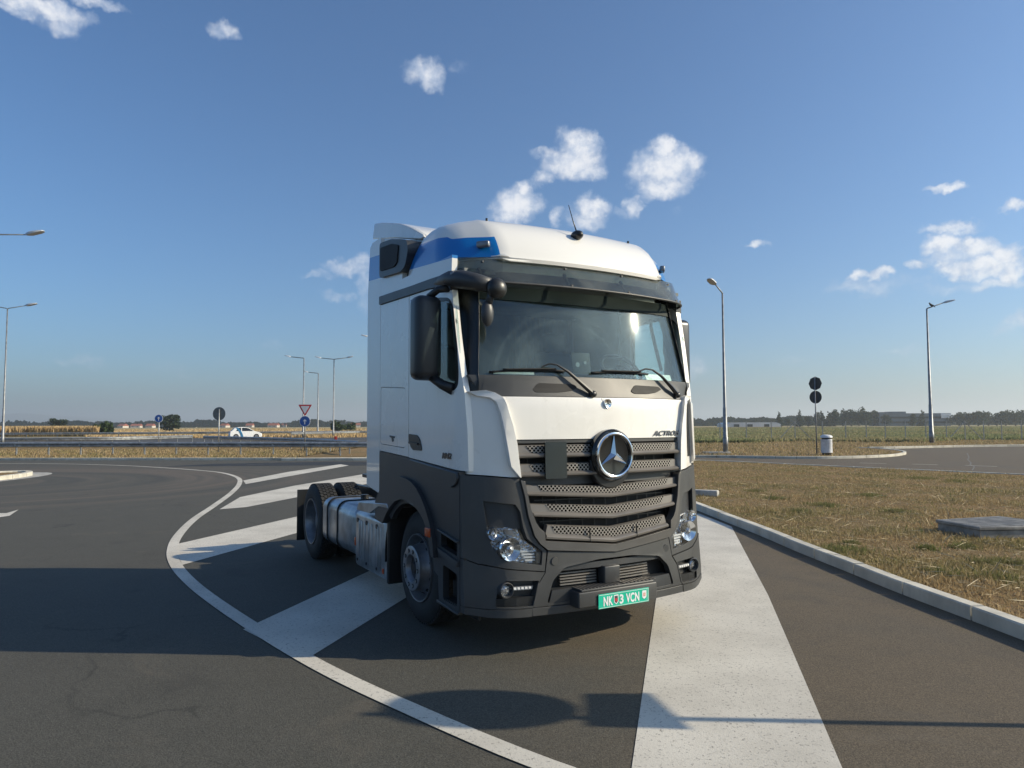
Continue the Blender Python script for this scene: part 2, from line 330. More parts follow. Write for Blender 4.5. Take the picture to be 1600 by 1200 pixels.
M['field'] = ground_mat('field', ((.36, .27, .14), (.28, .25, .12), (.24, .23, .10), (.38, .29, .16)), .03, .4)
def blade_mat(name, cols, vs=.8):
    m, t, b, o = newmat(name)
    tc = t.node('ShaderNodeTexCoord').outputs['Object']
    g = t.node('ShaderNodeNewGeometry')
    r = g.outputs['Random Per Island']
    n = t.noise(tc, vs, 4, .6)
    c = t.mix(t.ss(n, .42, .60), cols[0]+(1,), cols[1]+(1,))
    c = t.mix(t.ss(r, .55, 1.0), c, cols[2]+(1,))
    t.put(b.inputs['Base Color'], c); b.inputs['Roughness'].default_value = .8; b.inputs['Specular IOR Level'].default_value = .15
    tl = t.node('ShaderNodeBsdfTranslucent'); t.put(tl.inputs[0], c); mx = t.node('ShaderNodeMixShader'); mx.inputs[0].default_value = .35
    t.l.new(b.outputs[0], mx.inputs[1]); t.l.new(tl.outputs[0], mx.inputs[2]); t.l.new(mx.outputs[0], o.inputs[0])
    return m
M['blades'] = blade_mat('dry_grass_blades', ((.36, .26, .135), (.25, .215, .095), (.50, .39, .23)), .55)
M['corn'] = blade_mat('dry_corn', ((.52, .37, .19), (.45, .32, .16), (.62, .47, .26)), .05)
M['tallgrass'] = blade_mat('tall_grass', ((.26, .27, .13), (.34, .29, .16), (.24, .26, .12)), .045)
M['leaf'] = blade_mat('leaves', ((.045, .075, .028), (.06, .09, .035), (.09, .12, .05)), .4)
M['leafdark'] = blade_mat('dark_leaves', ((.025, .042, .022), (.035, .05, .026), (.05, .065, .034)), .4)
M['roof'] = simple('red_roof', (.30, .09, .05), .8, var=.15)
M['wall'] = simple('pale_render', (.55, .50, .43), .85, var=.1)
M['bluewall'] = simple('blue_grey_cladding', (.10, .13, .16), .6, var=.1, vs=.2)
M['darkwin'] = simple('dark_windows', (.02, .025, .03), .2, var=.1)
M['foil'] = simple('greenhouse_foil', (.62, .63, .63), .5, var=.08, vs=.1)
M['hill'] = simple('hill_vegetation', (.10, .12, .10), .95, var=.2, vs=.002)

# ------------------------------------------------------------------ helpers
def tag(o, label=None, cat=None, group=None, kind=None):
    if label: o['label'] = label
    if cat: o['category'] = cat
    if group: o['group'] = group
    if kind: o['kind'] = kind
    return o
def empty(name, loc=(0, 0, 0), rz=0, label=None, cat=None, group=None):
    o = bpy.data.objects.new(name, None); COL.objects.link(o); o.location = loc; o.rotation_euler = (0, 0, rz)
    o.empty_display_size = .2
    return tag(o, label, cat, group)
def kids(o): return [c for c in bpy.data.objects if c.parent == o]
def copy_tree(o, parent=None):
    c = o.copy(); COL.objects.link(c); c.parent = parent
    for ch in kids(o):
        if ch != c: copy_tree(ch, c)
    return c
class MB:
    def __init__(s): s.b = bmesh.new()
    def box(s, c, sz, rz=0, mtx=None):
        m = Matrix.Translation(c) @ Matrix.Rotation(rz, 4, 'Z') @ Matrix.Diagonal((sz[0], sz[1], sz[2], 1))
        if mtx: m = mtx @ m
        bmesh.ops.create_cube(s.b, size=1, matrix=m); return s
    def rbox(s, c, sz, r=.03, seg=3, mtx=None):
        t = bmesh.new(); bmesh.ops.create_cube(t, size=1, matrix=Matrix.Diagonal((sz[0], sz[1], sz[2], 1)))
        bmesh.ops.bevel(t, geom=t.edges[:], offset=r, segments=seg, affect='EDGES', profile=.5)
        m = Matrix.Translation(c)
        if mtx: m = m @ mtx
        bmesh.ops.transform(t, matrix=m, verts=t.verts[:]); me = bpy.data.meshes.new('tmp'); t.to_mesh(me); s.b.from_mesh(me); bpy.data.meshes.remove(me); t.free(); return s
    def bar(s, p0, p1, w, h=None):
        p0, p1 = Vector(p0), Vector(p1); d = p1-p0; h = h or w
        q = d.to_track_quat('Z', 'Y').to_matrix().to_4x4()
        bmesh.ops.create_cube(s.b, size=1, matrix=Matrix.Translation((p0+p1)/2) @ q @ Matrix.Diagonal((w, h, d.length, 1))); return s
    def cyl(s, p0, p1, r0, r1=None, n=16, caps=True):
        p0, p1 = Vector(p0), Vector(p1); d = p1-p0; r1 = r0 if r1 is None else r1
        q = d.to_track_quat('Z', 'Y').to_matrix().to_4x4()
        bmesh.ops.create_cone(s.b, cap_ends=caps, segments=n, radius1=r0, radius2=r1, depth=d.length, matrix=Matrix.Translation((p0+p1)/2) @ q); return s
    def tube(s, pts, r, n=8):
        pts = [Vector(p) for p in pts]; rs = r if hasattr(r, '__len__') else [r]*len(pts); rings = []
        for i, p in enumerate(pts):
            a = pts[max(0, i-1)]; c = pts[min(len(pts)-1, i+1)]; d = (c-a).normalized()
            q = d.to_track_quat('Z', 'Y')
            rings.append([s.b.verts.new(p+q @ Vector((math.cos(6.28318*k/n)*rs[i], math.sin(6.28318*k/n)*rs[i], 0))) for k in range(n)])
        for A, B in zip(rings, rings[1:]):
            for k in range(n):
                try: s.b.faces.new((A[k], A[(k+1) % n], B[(k+1) % n], B[k]))
                except Exception: pass
        s.b.faces.new(rings[0][::-1]); s.b.faces.new(rings[-1]); return s
    def ball(s, c, r, u=16, v=10, rot=None):
        r = r if hasattr(r, '__len__') else (r, r, r)
        m = Matrix.Translation(c) @ (rot.to_4x4() if rot else Matrix()) @ Matrix.Diagonal((r[0], r[1], r[2], 1))
        bmesh.ops.create_uvsphere(s.b, u_segments=u, v_segments=v, radius=1, matrix=m); return s
    def lathe(s, prof, c=(0, 0, 0), axis='X', n=48, close=True):
        """prof: list of (along, radius)"""
        c = Vector(c); rings = []
        for a, r in prof:
            ring = []
            for k in range(n):
                th = 6.283185*k/n; cu, sv = math.cos(th)*r, math.sin(th)*r
                p = {'X': (a, cu, sv), 'Y': (cu, a, sv), 'Z': (cu, sv, a)}[axis]
                ring.append(s.b.verts.new(c+Vector(p)))
            rings.append(ring)
        for A, B in zip(rings, rings[1:]):
            for k in range(n): s.b.faces.new((A[k], A[(k+1) % n], B[(k+1) % n], B[k]))
        if close:
            if prof[0][1] > 1e-4: s.b.faces.new(rings[0])
            if prof[-1][1] > 1e-4: s.b.faces.new(rings[-1][::-1])
        return s
    def loft(s, rings, closed=True, caps=True):
        R = [[s.b.verts.new(p) for p in r] for r in rings]; n = len(R[0])
        for A, B in zip(R, R[1:]):
            for k in range(n if closed else n-1): s.b.faces.new((A[k], A[(k+1) % n], B[(k+1) % n], B[k]))
        if caps and closed: s.b.faces.new(R[0][::-1]); s.b.faces.new(R[-1])
        return s
    def prism(s, poly, fn, d0, d1, step=.12, holes=()):
        """polygon in a parameter plane, mapped by fn(a,b,d) to 3D, solid between d0 and d1"""
        t = bmesh.new(); loops = [[Vector((p[0], p[1], 0)) for p in poly]]+[[Vector((p[0], p[1], 0)) for p in h] for h in holes]
        vs = [t.verts.new(v) for lp in loops for v in lp]
        for tri in tessellate_polygon(loops):
            try: t.faces.new([vs[i] for i in tri])
            except Exception: pass
        xs = [p[0] for p in poly]; ys = [p[1] for p in poly]
        if step:
            for ax, arr in ((0, xs), (1, ys)):
                k = math.floor(min(arr)/step)+1
                while k*step < max(arr)-1e-4:
                    co = [0, 0, 0]; no = [0, 0, 0]; co[ax] = k*step; no[ax] = 1
                    bmesh.ops.bisect_plane(t, geom=t.verts[:]+t.edges[:]+t.faces[:], plane_co=co, plane_no=no, dist=1e-5); k += 1
        t.verts.index_update(); A = {}; B = {}
        for v in t.verts:
            A[v.index] = s.b.verts.new(fn(v.co.x, v.co.y, d0)); B[v.index] = s.b.verts.new(fn(v.co.x, v.co.y, d1))
        fs = []
        for f in t.faces:
            ids = [v.index for v in f.verts]
            fs.append(s.b.faces.new([A[i] for i in ids])); fs.append(s.b.faces.new([B[i] for i in ids[::-1]]))
        for e in t.edges:
            if len(e.link_faces) == 1:
                i, j = e.verts[0].index, e.verts[1].index; fs.append(s.b.faces.new((A[i], A[j], B[j], B[i])))
        bmesh.ops.recalc_face_normals(s.b, faces=fs); t.free(); return s
    def build(s, name, mat, parent=None, smooth=30, bevel=0, seg=2, recalc=False):
        if recalc: bmesh.ops.recalc_face_normals(s.b, faces=s.b.faces[:])
        if smooth:
            a = rad(smooth)
            for f in s.b.faces: f.smooth = True
            for e in s.b.edges:
                if len(e.link_faces) != 2 or e.calc_face_angle(0) > a: e.smooth = False
        me = bpy.data.meshes.new(name); s.b.to_mesh(me); s.b.free()
        for m in (mat if isinstance(mat, list) else [mat]): me.materials.append(m)
        o = bpy.data.objects.new(name, me); COL.objects.link(o); o.parent = parent
        if bevel:
            md = o.modifiers.new('bevel', 'BEVEL'); md.width = bevel; md.segments = seg; md.limit_method = 'ANGLE'; md.angle_limit = rad(40)
        return o
def explode(o):
    """split a part made of several pieces into one object per piece"""
    me = o.data; bm = bmesh.new(); bm.from_mesh(me); seen = set(); isl = []
    bm.verts.ensure_lookup_table()
    for v in bm.verts:
        if v.index in seen: continue
        st = [v]; seen.add(v.index); cur = set()
        while st:
            q = st.pop(); cur.add(q.index)
            for e in q.link_edges:
                w = e.other_vert(q)
                if w.index not in seen: seen.add(w.index); st.append(w)
        isl.append(cur)
    bm.free()
    for cur in isl:
        b2 = bmesh.new(); b2.from_mesh(me); b2.verts.ensure_lookup_table()
        bmesh.ops.delete(b2, geom=[v for v in b2.verts if v.index not in cur], context='VERTS')
        m2 = bpy.data.meshes.new(o.name); b2.to_mesh(m2); b2.free()
        for mt in me.materials: m2.materials.append(mt)
        c = o.copy(); c.data = m2; COL.objects.link(c)
    bpy.data.objects.remove(o)
def raw(name, verts, faces, mat, parent=None):
    me = bpy.data.meshes.new(name); me.from_pydata(verts, [], faces); me.materials.append(mat); me.update()
    o = bpy.data.objects.new(name, me); COL.objects.link(o); o.parent = parent; return o
def rnd(poly, r=.02, n=4):
    """round the corners of a 2D polygon"""
    out = []; N = len(poly)
    for i in range(N):
        p = Vector(poly[i]); a = Vector(poly[i-1])-p; c = Vector(poly[(i+1) % N])-p
        rr = min(r, a.length*.45, c.length*.45)
        if rr < 1e-4: out.append(tuple(p)); continue
        p0 = p+a.normalized()*rr; p1 = p+c.normalized()*rr
        for k in range(n+1):
            t = k/n; q = p0*(1-t)**2+p*2*t*(1-t)+p1*t*t; out.append((q.x, q.y))
    return out
def text_mesh(body, size, depth, shear=0, spacing=1.0, sx=1.0, bold=0):
    c = bpy.data.curves.new('t', 'FONT'); c.body = body; c.size = size; c.extrude = depth; c.align_x = 'CENTER'; c.align_y = 'CENTER'
    c.shear = shear; c.space_character = spacing; c.offset = bold
    o = bpy.data.objects.new('t', c); COL.objects.link(o)
    dg = bpy.context.evaluated_depsgraph_get(); me = bpy.data.meshes.new_from_object(o.evaluated_get(dg))
    bpy.data.objects.remove(o); me.transform(Matrix.Diagonal((sx, 1, 1, 1))); return me
def text_obj(name, me, mtx, mat, parent):
    me.transform(mtx); me.materials.clear(); me.materials.append(mat)
    o = bpy.data.objects.new(name, me); COL.objects.link(o); o.parent = parent; return o

# ================================================================== TRUCK
ZC = [0.2, .3, .45, .8, 1.5, 2.0, 2.06, 2.19, 2.97, 3.08, 3.2, 3.45, 3.6]
YC = [-1.33, -1.36, -1.36, -1.33, -1.29, -1.27, -1.245, -1.207, -1.012, -1.05, -1.08, -.95, -.74]
def yc(z): return float(np.interp(z, ZC, YC))
def low(z): return float(np.clip((2.16-z)/.12, 0, 1))
def warp(x, z):
    a = abs(x); k = low(z); w = a
    if a > .93: w = a-.19*k*(a-.93)
    if a > 1.15: w = (1.15-.19*k*.22)+(a-1.15)/.10*(.10+.19*k*.22)
    return math.copysign(w, x)
def FT(x, z):
    a = abs(x); kk = float(np.clip((z-2.1)/.1, 0, 1))*float(np.clip((3.05-z)/.1, 0, 1))
    return yc(z)+.118*x*x+kk*(-.036*x*x+.0205*min(a, 1.15)**8)+(2.0 if z > 2.1 else 1.0)*max(0, a-1.19)**2+.44*low(z)*math.sqrt(max(0, a-.93)**2+.0009)-.44*low(z)*.03
def FY(x, z): return FT(warp(x, z), z)
def front(x, z, d): w = warp(x, z); return (w, FT(w, z)+d, z)
def side(sgn):
    return lambda y, z, d: (sgn*(1.25-d), y, z)
def mir(poly): return [(-a, b) for a, b in poly][::-1]

truck = empty('tractor_truck', (0.161, 7.127, 0), rad(30.18),
              'white and dark grey tractor unit with blue roof stripe, parked across white hatch markings', 'truck')
T = truck

# ---- cab front ----
b = MB()
b.prism([(-1.0, .42), (1.0, .42), (1.0, 2.14), (-1.0, 2.14)], front, .09, .14)  # black sheet behind the grille, darkens its gaps by colour
b.box((0, -.55, 1.62), (2.3, 1.0, .06)); b.box((0, -.62, 1.9), (2.3, .05, .5))
b.build('firewall_backing', M['black'], T, 0)
hood = MB().prism(rnd([(-.975, 2.025), (.975, 2.025), (.89, 1.682), (-.89, 1.682)], .012), front, -.012, .03).build('front_flap', M['white'], T, 30, .006)
# frame round the upper grille
b = MB(); b.prism([(-.90, 1.675), (.90, 1.675), (.885, 1.37), (-.885, 1.37)], front, .02, .04, holes=[[(-.87, 1.655), (.87, 1.655), (.86, 1.38), (-.86, 1.38)]])
b.prism([(-.905, 1.676), (.905, 1.676), (.90, 1.652), (-.90, 1.652)], front, -.004, .03)
b.prism([(-.86, 1.40), (.86, 1.40), (.83, 1.31), (-.83, 1.31)], front, .05, .07)
b.build('grille_frame', M['plastic'], T, 30)
def slat(hw_t, hw_b, zt, zb, v_t, v_b, perf_t, perf_b, pf0, pf1, zone=None):
    """slat with a V shaped sag; zt/zb heights at the ends, v_t/v_b at the middle"""
    prof = [(0, .035), (0, .0), (.05, -.012), (.62, -.014), (.68, -.030), (.80, -.042), (.93, -.038), (1.0, -.02), (1.0, .03)]
    def P(s, f, d, wt, wb):
        hw = wt+(wb-wt)*f; a = abs(s); z0 = v_t+(zt-v_t)*a; z1 = v_b+(zb-v_b)*a
        x = s*hw; z = z0+(z1-z0)*f; return (x, FY(x, z)+d, z)
    m = MB(); N = 32
    segs = zone or [(-1, 1)]
    for a0, a1 in segs:
        m.loft([[P(a0+(a1-a0)*i/N, f, d, hw_t, hw_b) for f, d in prof] for i in range(N+1)])
    sl = m.build('grille_slat', M['slat'], T, 40, recalc=True)
    m = MB()
    for a0, a1 in segs:
        R = []
        for i in range(N+1):
            s = a0+(a1-a0)*i/N; R.append([P(s, f, -.0165, perf_t, perf_b) for f in (pf0, pf1)])
        m.loft(R, closed=False)
    m2 = m.build('perforated_strip', M['perf'], sl, 30)
    return sl
# upper pair, left part interrupted by the black plate is simply behind it
slat(.865, .885, 1.638, 1.535, 1.638, 1.535, .785, .70, .06, .62)
slat(.82, .85, 1.488, 1.385, 1.488, 1.385, .755, .70, .06, .62)
slat(.815, .775, 1.325, 1.238, 1.288, 1.192, .690, .635, .06, .62)
slat(.755, .735, 1.175, 1.073, 1.125, 1.018, .630, .560, .06, .62)
slat(.612, .645, 1.003, .893, .950, .820, .585, .535, .06, .62)
b = MB()
for x in (-.245, .245):
    zt_ = .950+(1.003-.950)*abs(x)/.612; zb_ = .820+(.893-.820)*abs(x)/.645
    b.prism([(x-.0018, zt_-.012), (x+.0018, zt_-.012), (x+.0018, zb_), (x-.0018, zb_)], front, -.043, -.03, 0)
explode(b.build('slat_joint', M['black'], T, 0))
# dark mesh behind
b = MB()
for k in range(9):
    z = .93+k*.085; b.prism([(-.8+.02*(9-k), z), (.8-.02*(9-k), z), (.8-.02*(9-k), z+.008), (-.8+.02*(9-k), z+.008)], front, .055, .065, .3)
for k in range(-6, 7): b.prism([(k*.12-.003, .9), (k*.12+.003, .9), (k*.12+.003, 1.62), (k*.12-.003, 1.62)], front, .066, .072, .3)
b.build('grille_mesh', M['trim'], T, 0)
MB().prism(rnd([(-.635, 1.662), (-.445, 1.662), (-.450, 1.368), (-.640, 1.368)], .01), front, -.060, -.045, .1).build('radar_cover', M['gloss'], T, 30, .004)
# emblem
E0 = Vector((0.005, 0, 1.545)); ey = yc(1.545)-.058
em = MB().lathe([(-.030, .001), (-.030, .18), (-.034, .205), (-.020, .216), (.03, .216), (.06, .21)], (E0.x, ey+.02, E0.z), 'Y', 64).build('emblem', M['gloss'], T, 30, recalc=True)
MB().lathe([(-.035, .165), (-.058, .168), (-.062, .178), (-.056, .190), (-.032, .194), (-.03, .165)], (E0.x, ey+.02, E0.z), 'Y', 72, close=False).build('emblem_ring', M['chrome'], em, 40, recalc=True)
b = MB()
for k in range(3):
    a = rad(90+120*k); u = Vector((math.cos(a), 0, math.sin(a))); pr = Vector((-math.sin(a), 0, math.cos(a)))
    c = Vector((E0.x, ey-.045, E0.z)); tip = Vector((E0.x, ey-.02, E0.z))+u*.172; base = Vector((E0.x, ey-.012, E0.z))
    L = base+(u*math.cos(rad(60))+pr*math.sin(rad(60)))*.036; R_ = base+(u*math.cos(rad(60))-pr*math.sin(rad(60)))*.036
    V = [b.b.verts.new(q) for q in (c, tip, L, R_, base)]
    for f in ((0, 1, 2), (0, 3, 1), (2, 1, 4), (1, 3, 4)): b.b.faces.new([V[i] for i in f])
b.build('emblem_star', M['chrome'], em, 0, recalc=True)
MB().lathe([(-.0, .001), (.0, .20), (.01, .21), (.05, .21)], (0, yc(1.46)-.038, 1.475), 'Y', 48).build('emblem_socket', M['trim'], T, 30, recalc=True)
sb = MB().lathe([(-.012, .001), (-.012, .026), (-.016, .036), (.0, .038), (.01, .038)], (0, yc(1.975)-.012, 1.978), 'Y', 32).build('small_badge', M['chrome'], T, 30, recalc=True)
b = MB()
for k in range(3):
    a = rad(90+120*k); b.bar((0, yc(1.975)-.026, 1.978), (math.cos(a)*.026, yc(1.975)-.026, 1.978+math.sin(a)*.026), .006, .004)
b.build('badge_star', M['trim'], sb, 0)
MB().prism([(-.06, 2.02), (.06, 2.02), (.012, 1.93), (-.012, 1.93)], front, -.016, -.008, 0).build('badge_plinth', M['white'], T, 30, .004)
# lettering on flap and door
def on_front(x, z, d):
    n = Vector((.236*x, -1, (yc(z+.05)-yc(z-.05))/.1)).normalized(); tz = Vector((0, 0, 1)); tx = tz.cross(n).normalized(); tz = n.cross(tx).normalized()
    return Matrix.Translation((x, FY(x, z)+d, z)) @ Matrix((tx, tz, n)).transposed().to_4x4()
me = text_mesh('ACTROS', .060, .004, .35, 1.05, 1.40, .0012)
m4 = on_front(.69, 1.718, -.018); text_obj('lettering', me, m4, M['badge'], hood)

# ---- white corner wings ----
wing_out = [(-1.212, 2.065), (-1.10, 2.075), (-1.03, 2.055), (-.975, 2.02), (-.945, 1.965), (-.895, 1.80), (-.865, 1.65), (-.840, 1.385), (-.92, 1.388), (-1.212, 1.412)]
crease = [(-1.17, 2.03), (-1.08, 2.015), (-1.035, 1.98), (-1.0, 1.89), (-.97, 1.75), (-.92, 1.47), (-.85, 1.385)]
for s in (-1, 1):
    P = wing_out if s < 0 else mir(wing_out)
    w = MB().prism(P, front, -.012, .03, .1).build('corner_wing', M['white'], T, 30, .004)
    rim_ = wing_out[:8]+crease[::-1]
    P = rim_ if s < 0 else mir(rim_)
    MB().prism(P, front, -.055, -.010, .08).build('wing_lip', M['white'], w, 30, .012, 3)
    if s > 0:
        MB().prism([(1.13, 2.0), (1.175, 2.0), (1.18, 1.50), (1.10, 1.50)], front, -.02, -.013, .1).build('slot_shade_strip', M['trim'], w, 0)  # flat black strip, painting in the darkness of an open slot
        MB().prism([(1.185, 2.05), (1.25, 2.0), (1.25, 1.47), (1.19, 1.44)], front, -.06, .03, .1).build('wing_blade', M['white'], w, 30, .01)
# ---- cowl, pillars, header ----
b = MB(); b.prism([(-1.19, 2.20), (-1.12, 2.028), (1.12, 2.028), (1.19, 2.20)], front, -.004, .04); cowl = b.build('cowl', M['plastic'], T, 30, .004)
b = MB()
for P in ([(-.69, 2.085), (-.63, 2.14), (-.30, 2.135), (-.27, 2.11), (-.33, 2.08), (-.46, 2.065), (-.66, 2.062)], [(.30, 2.09), (.36, 2.145), (.66, 2.14), (.70, 2.115), (.62, 2.085), (.50, 2.07), (.34, 2.068)]):
    b.prism(rnd(P, .02), front, -.010, .0, .1)
explode(b.build('handle_shade_pad', M['black'], cowl, 30, .003))  # raised black pads, the shade of a recess put in as colour
for s in (-1, 1):
    P = [(-1.25, 2.06), (-1.115, 2.06), (-1.115, 2.20), (-1.065, 2.62), (-1.03, 2.97), (-.98, 3.08), (-1.22, 3.12), (-1.25, 3.06)]
    def PF(x, z, d):
        xe = 1.12-(z-2.19)*.109; e = max(0, abs(x)-xe); X = min(abs(x), xe)+e*.60
        return (math.copysign(X, x), FY(math.copysign(min(abs(x), xe), x), z)+e*1.05+d, z)
    MB().prism(P if s < 0 else mir(P), PF, -.016, .07, .05).build('windscreen_pillar', M['pillar'], T, 30, .008)
def HF(x, z, d):
    a = abs(x); e = max(0, a-.87); return (math.copysign(min(a, .87)+e*.98, x), FY(min(a, .87), z)+1.12*e+d, z)
MB().prism([(-1.2, 2.955), (1.2, 2.955), (1.21, 3.075), (-1.21, 3.075)], HF, .0, .06).build('header_panel', M['trim'], T, 30)
MB().prism([(-1.21, 3.077), (1.21, 3.077), (1.22, 3.2), (-1.22, 3.2)], HF, -.004, .06).build('upper_header_panel', M['white'], T, 30)
WSP = rnd([(-1.12, 2.19), (1.12, 2.19), (1.035, 2.965), (-1.035, 2.965)], .05)
ws = MB().prism(WSP, front, .010, .016, .06).build('windscreen', M['glass'], T, 60)
MB().prism([(-1.06, 2.84), (1.06, 2.84), (1.04, 2.96), (-1.04, 2.96)], front, .002, .009).build('tinted_band', M['band'], ws, 30)
# ---- bumper ----
U_out = [(-.845, 1.365), (-.815, 1.24), (-.79, 1.08), (-.745, .93), (-.70, .865), (-.635, .812), (0, .752), (.635, .812), (.70, .865), (.745, .93), (.79, 1.08), (.815, 1.24), (.845, 1.365)]
U_in = [(.808, 1.352), (.775, 1.16), (.73, 1.03), (.70, .985), (.662, .955), (.655, .885), (0, .812), (-.655, .885), (-.662, .955), (-.70, .985), (-.73, 1.03), (-.775, 1.16), (-.808, 1.352)]
MB().prism(U_out+U_in, front, -.052, .03, .1).build('grille_surround', M['surround'], T, 30, .012, 3)
pocket = [(-1.15, 1.205), (-.885, 1.175), (-.85, 1.12), (-.83, 1.0), (-.80, .91), (-.675, .805), (-.69, .70), (-.86, .725), (-1.02, .765), (-1.085, .845), (-1.12, .95)]
corner = [(-1.25, 1.405), (-.85, 1.372), (-.822, 1.24), (-.797, 1.08), (-.752, .93), (-.705, .862), (-.642, .805), (-.665, .650), (-1.0, .692), (-1.18, .725), (-1.25, .765)]
lower = [(-.668, .643), (-1.0, .685), (-1.18, .718), (-1.25, .758), (-1.25, .40), (-1.13, .385), (-.78, .385), (-.73, .56)]
lip = [(-.785, .38), (-1.13, .38), (-1.25, .395), (-1.25, .345), (-1.14, .322), (-.79, .318)]
fogp = [(-1.08, .398), (-1.075, .48), (-1.04, .565), (-.99, .60), (-.715, .585), (-.765, .398)]
bumper = MB().prism([(-.63, .802), (0, .745), (.63, .802), (.66, .64), (.72, .56), (.775, .385), (-.775, .385), (-.72, .56), (-.66, .64)], front, -.036, .03, .1,
                    holes=[rnd([(-.66, .405), (-.60, .575), (-.49, .668), (-.17, .705), (.17, .705), (.49, .668), (.60, .575), (.66, .405)], .03)]).build('bumper', M['plastic'], T, 30, .010, 3)
b = MB(); b.prism([(-.783, .38), (.783, .38), (.785, .318), (-.785, .318)], front, -.040, .03, .1); b.build('bumper_lip', M['plastic'], bumper, 30, .010, 3)
b = MB()  # recess behind the lower opening
b.prism([(-.70, .385), (.70, .385), (.62, .72), (-.62, .72)], front, .07, .10, .2); b.build('bumper_recess', M['black'], bumper, 0)
b = MB()
b.prism([(-.64, .40), (-.30, .40), (-.30, .50), (-.61, .50)], front, -.030, .05, .15); b.prism([(.64, .40), (.30, .40), (.30, .50), (.61, .50)][::-1], front, -.030, .05, .15)
b.prism([(-.55, .66), (-.45, .685), (.45, .685), (.55, .66), (.55, .635), (-.55, .635)], front, -.010, .06, .15)
b.build('bumper_shelf', M['plastic_side'], bumper, 30, .008)
b = MB()
for k in range(5): b.prism([(-.50, .515+k*.022), (-.16, .515+k*.022), (-.16, .525+k*.022), (-.50, .525+k*.022)], front, .03, .05, .2)
for k in range(5): b.prism([(.06, .515+k*.022), (.40, .515+k*.022), (.40, .525+k*.022), (.06, .525+k*.022)], front, .03, .05, .2)
explode(b.build('lower_grille_bar', M['slat'], bumper, 0))
MB().rbox((-.055, yc(.57)+.0, .575), (.16, .10, .14), .01).build('tow_bracket', M['plastic_side'], bumper, 30)
stp = MB(); stp.rbox((-.055, yc(.43)-.045, .425), (.80, .16, .125), .012); stp.rbox((-.055, yc(.43)-.045, .495), (.74, .15, .02), .008); step = stp.build('bumper_step', M['plastic'], T, 30)
b = MB()
for k in range(9): b.box((.02+k*.04-.0, yc(.43)-.06, .509), (.022, .09, .004))
for k in range(12): b.box((-.42+k*.034, yc(.43)-.05, .507), (.008, .12, .005))
b.build('tread_grip', M['slat'], step, 0)
for x in (-.575, .585):
    MB().lathe([(-.004, .001), (-.004, .032), (.004, .036)], (x, FY(x, .72)-.036, .72), 'Y', 32).build('tow_eye_cap', M['plastic'], bumper, 30, recalc=True)
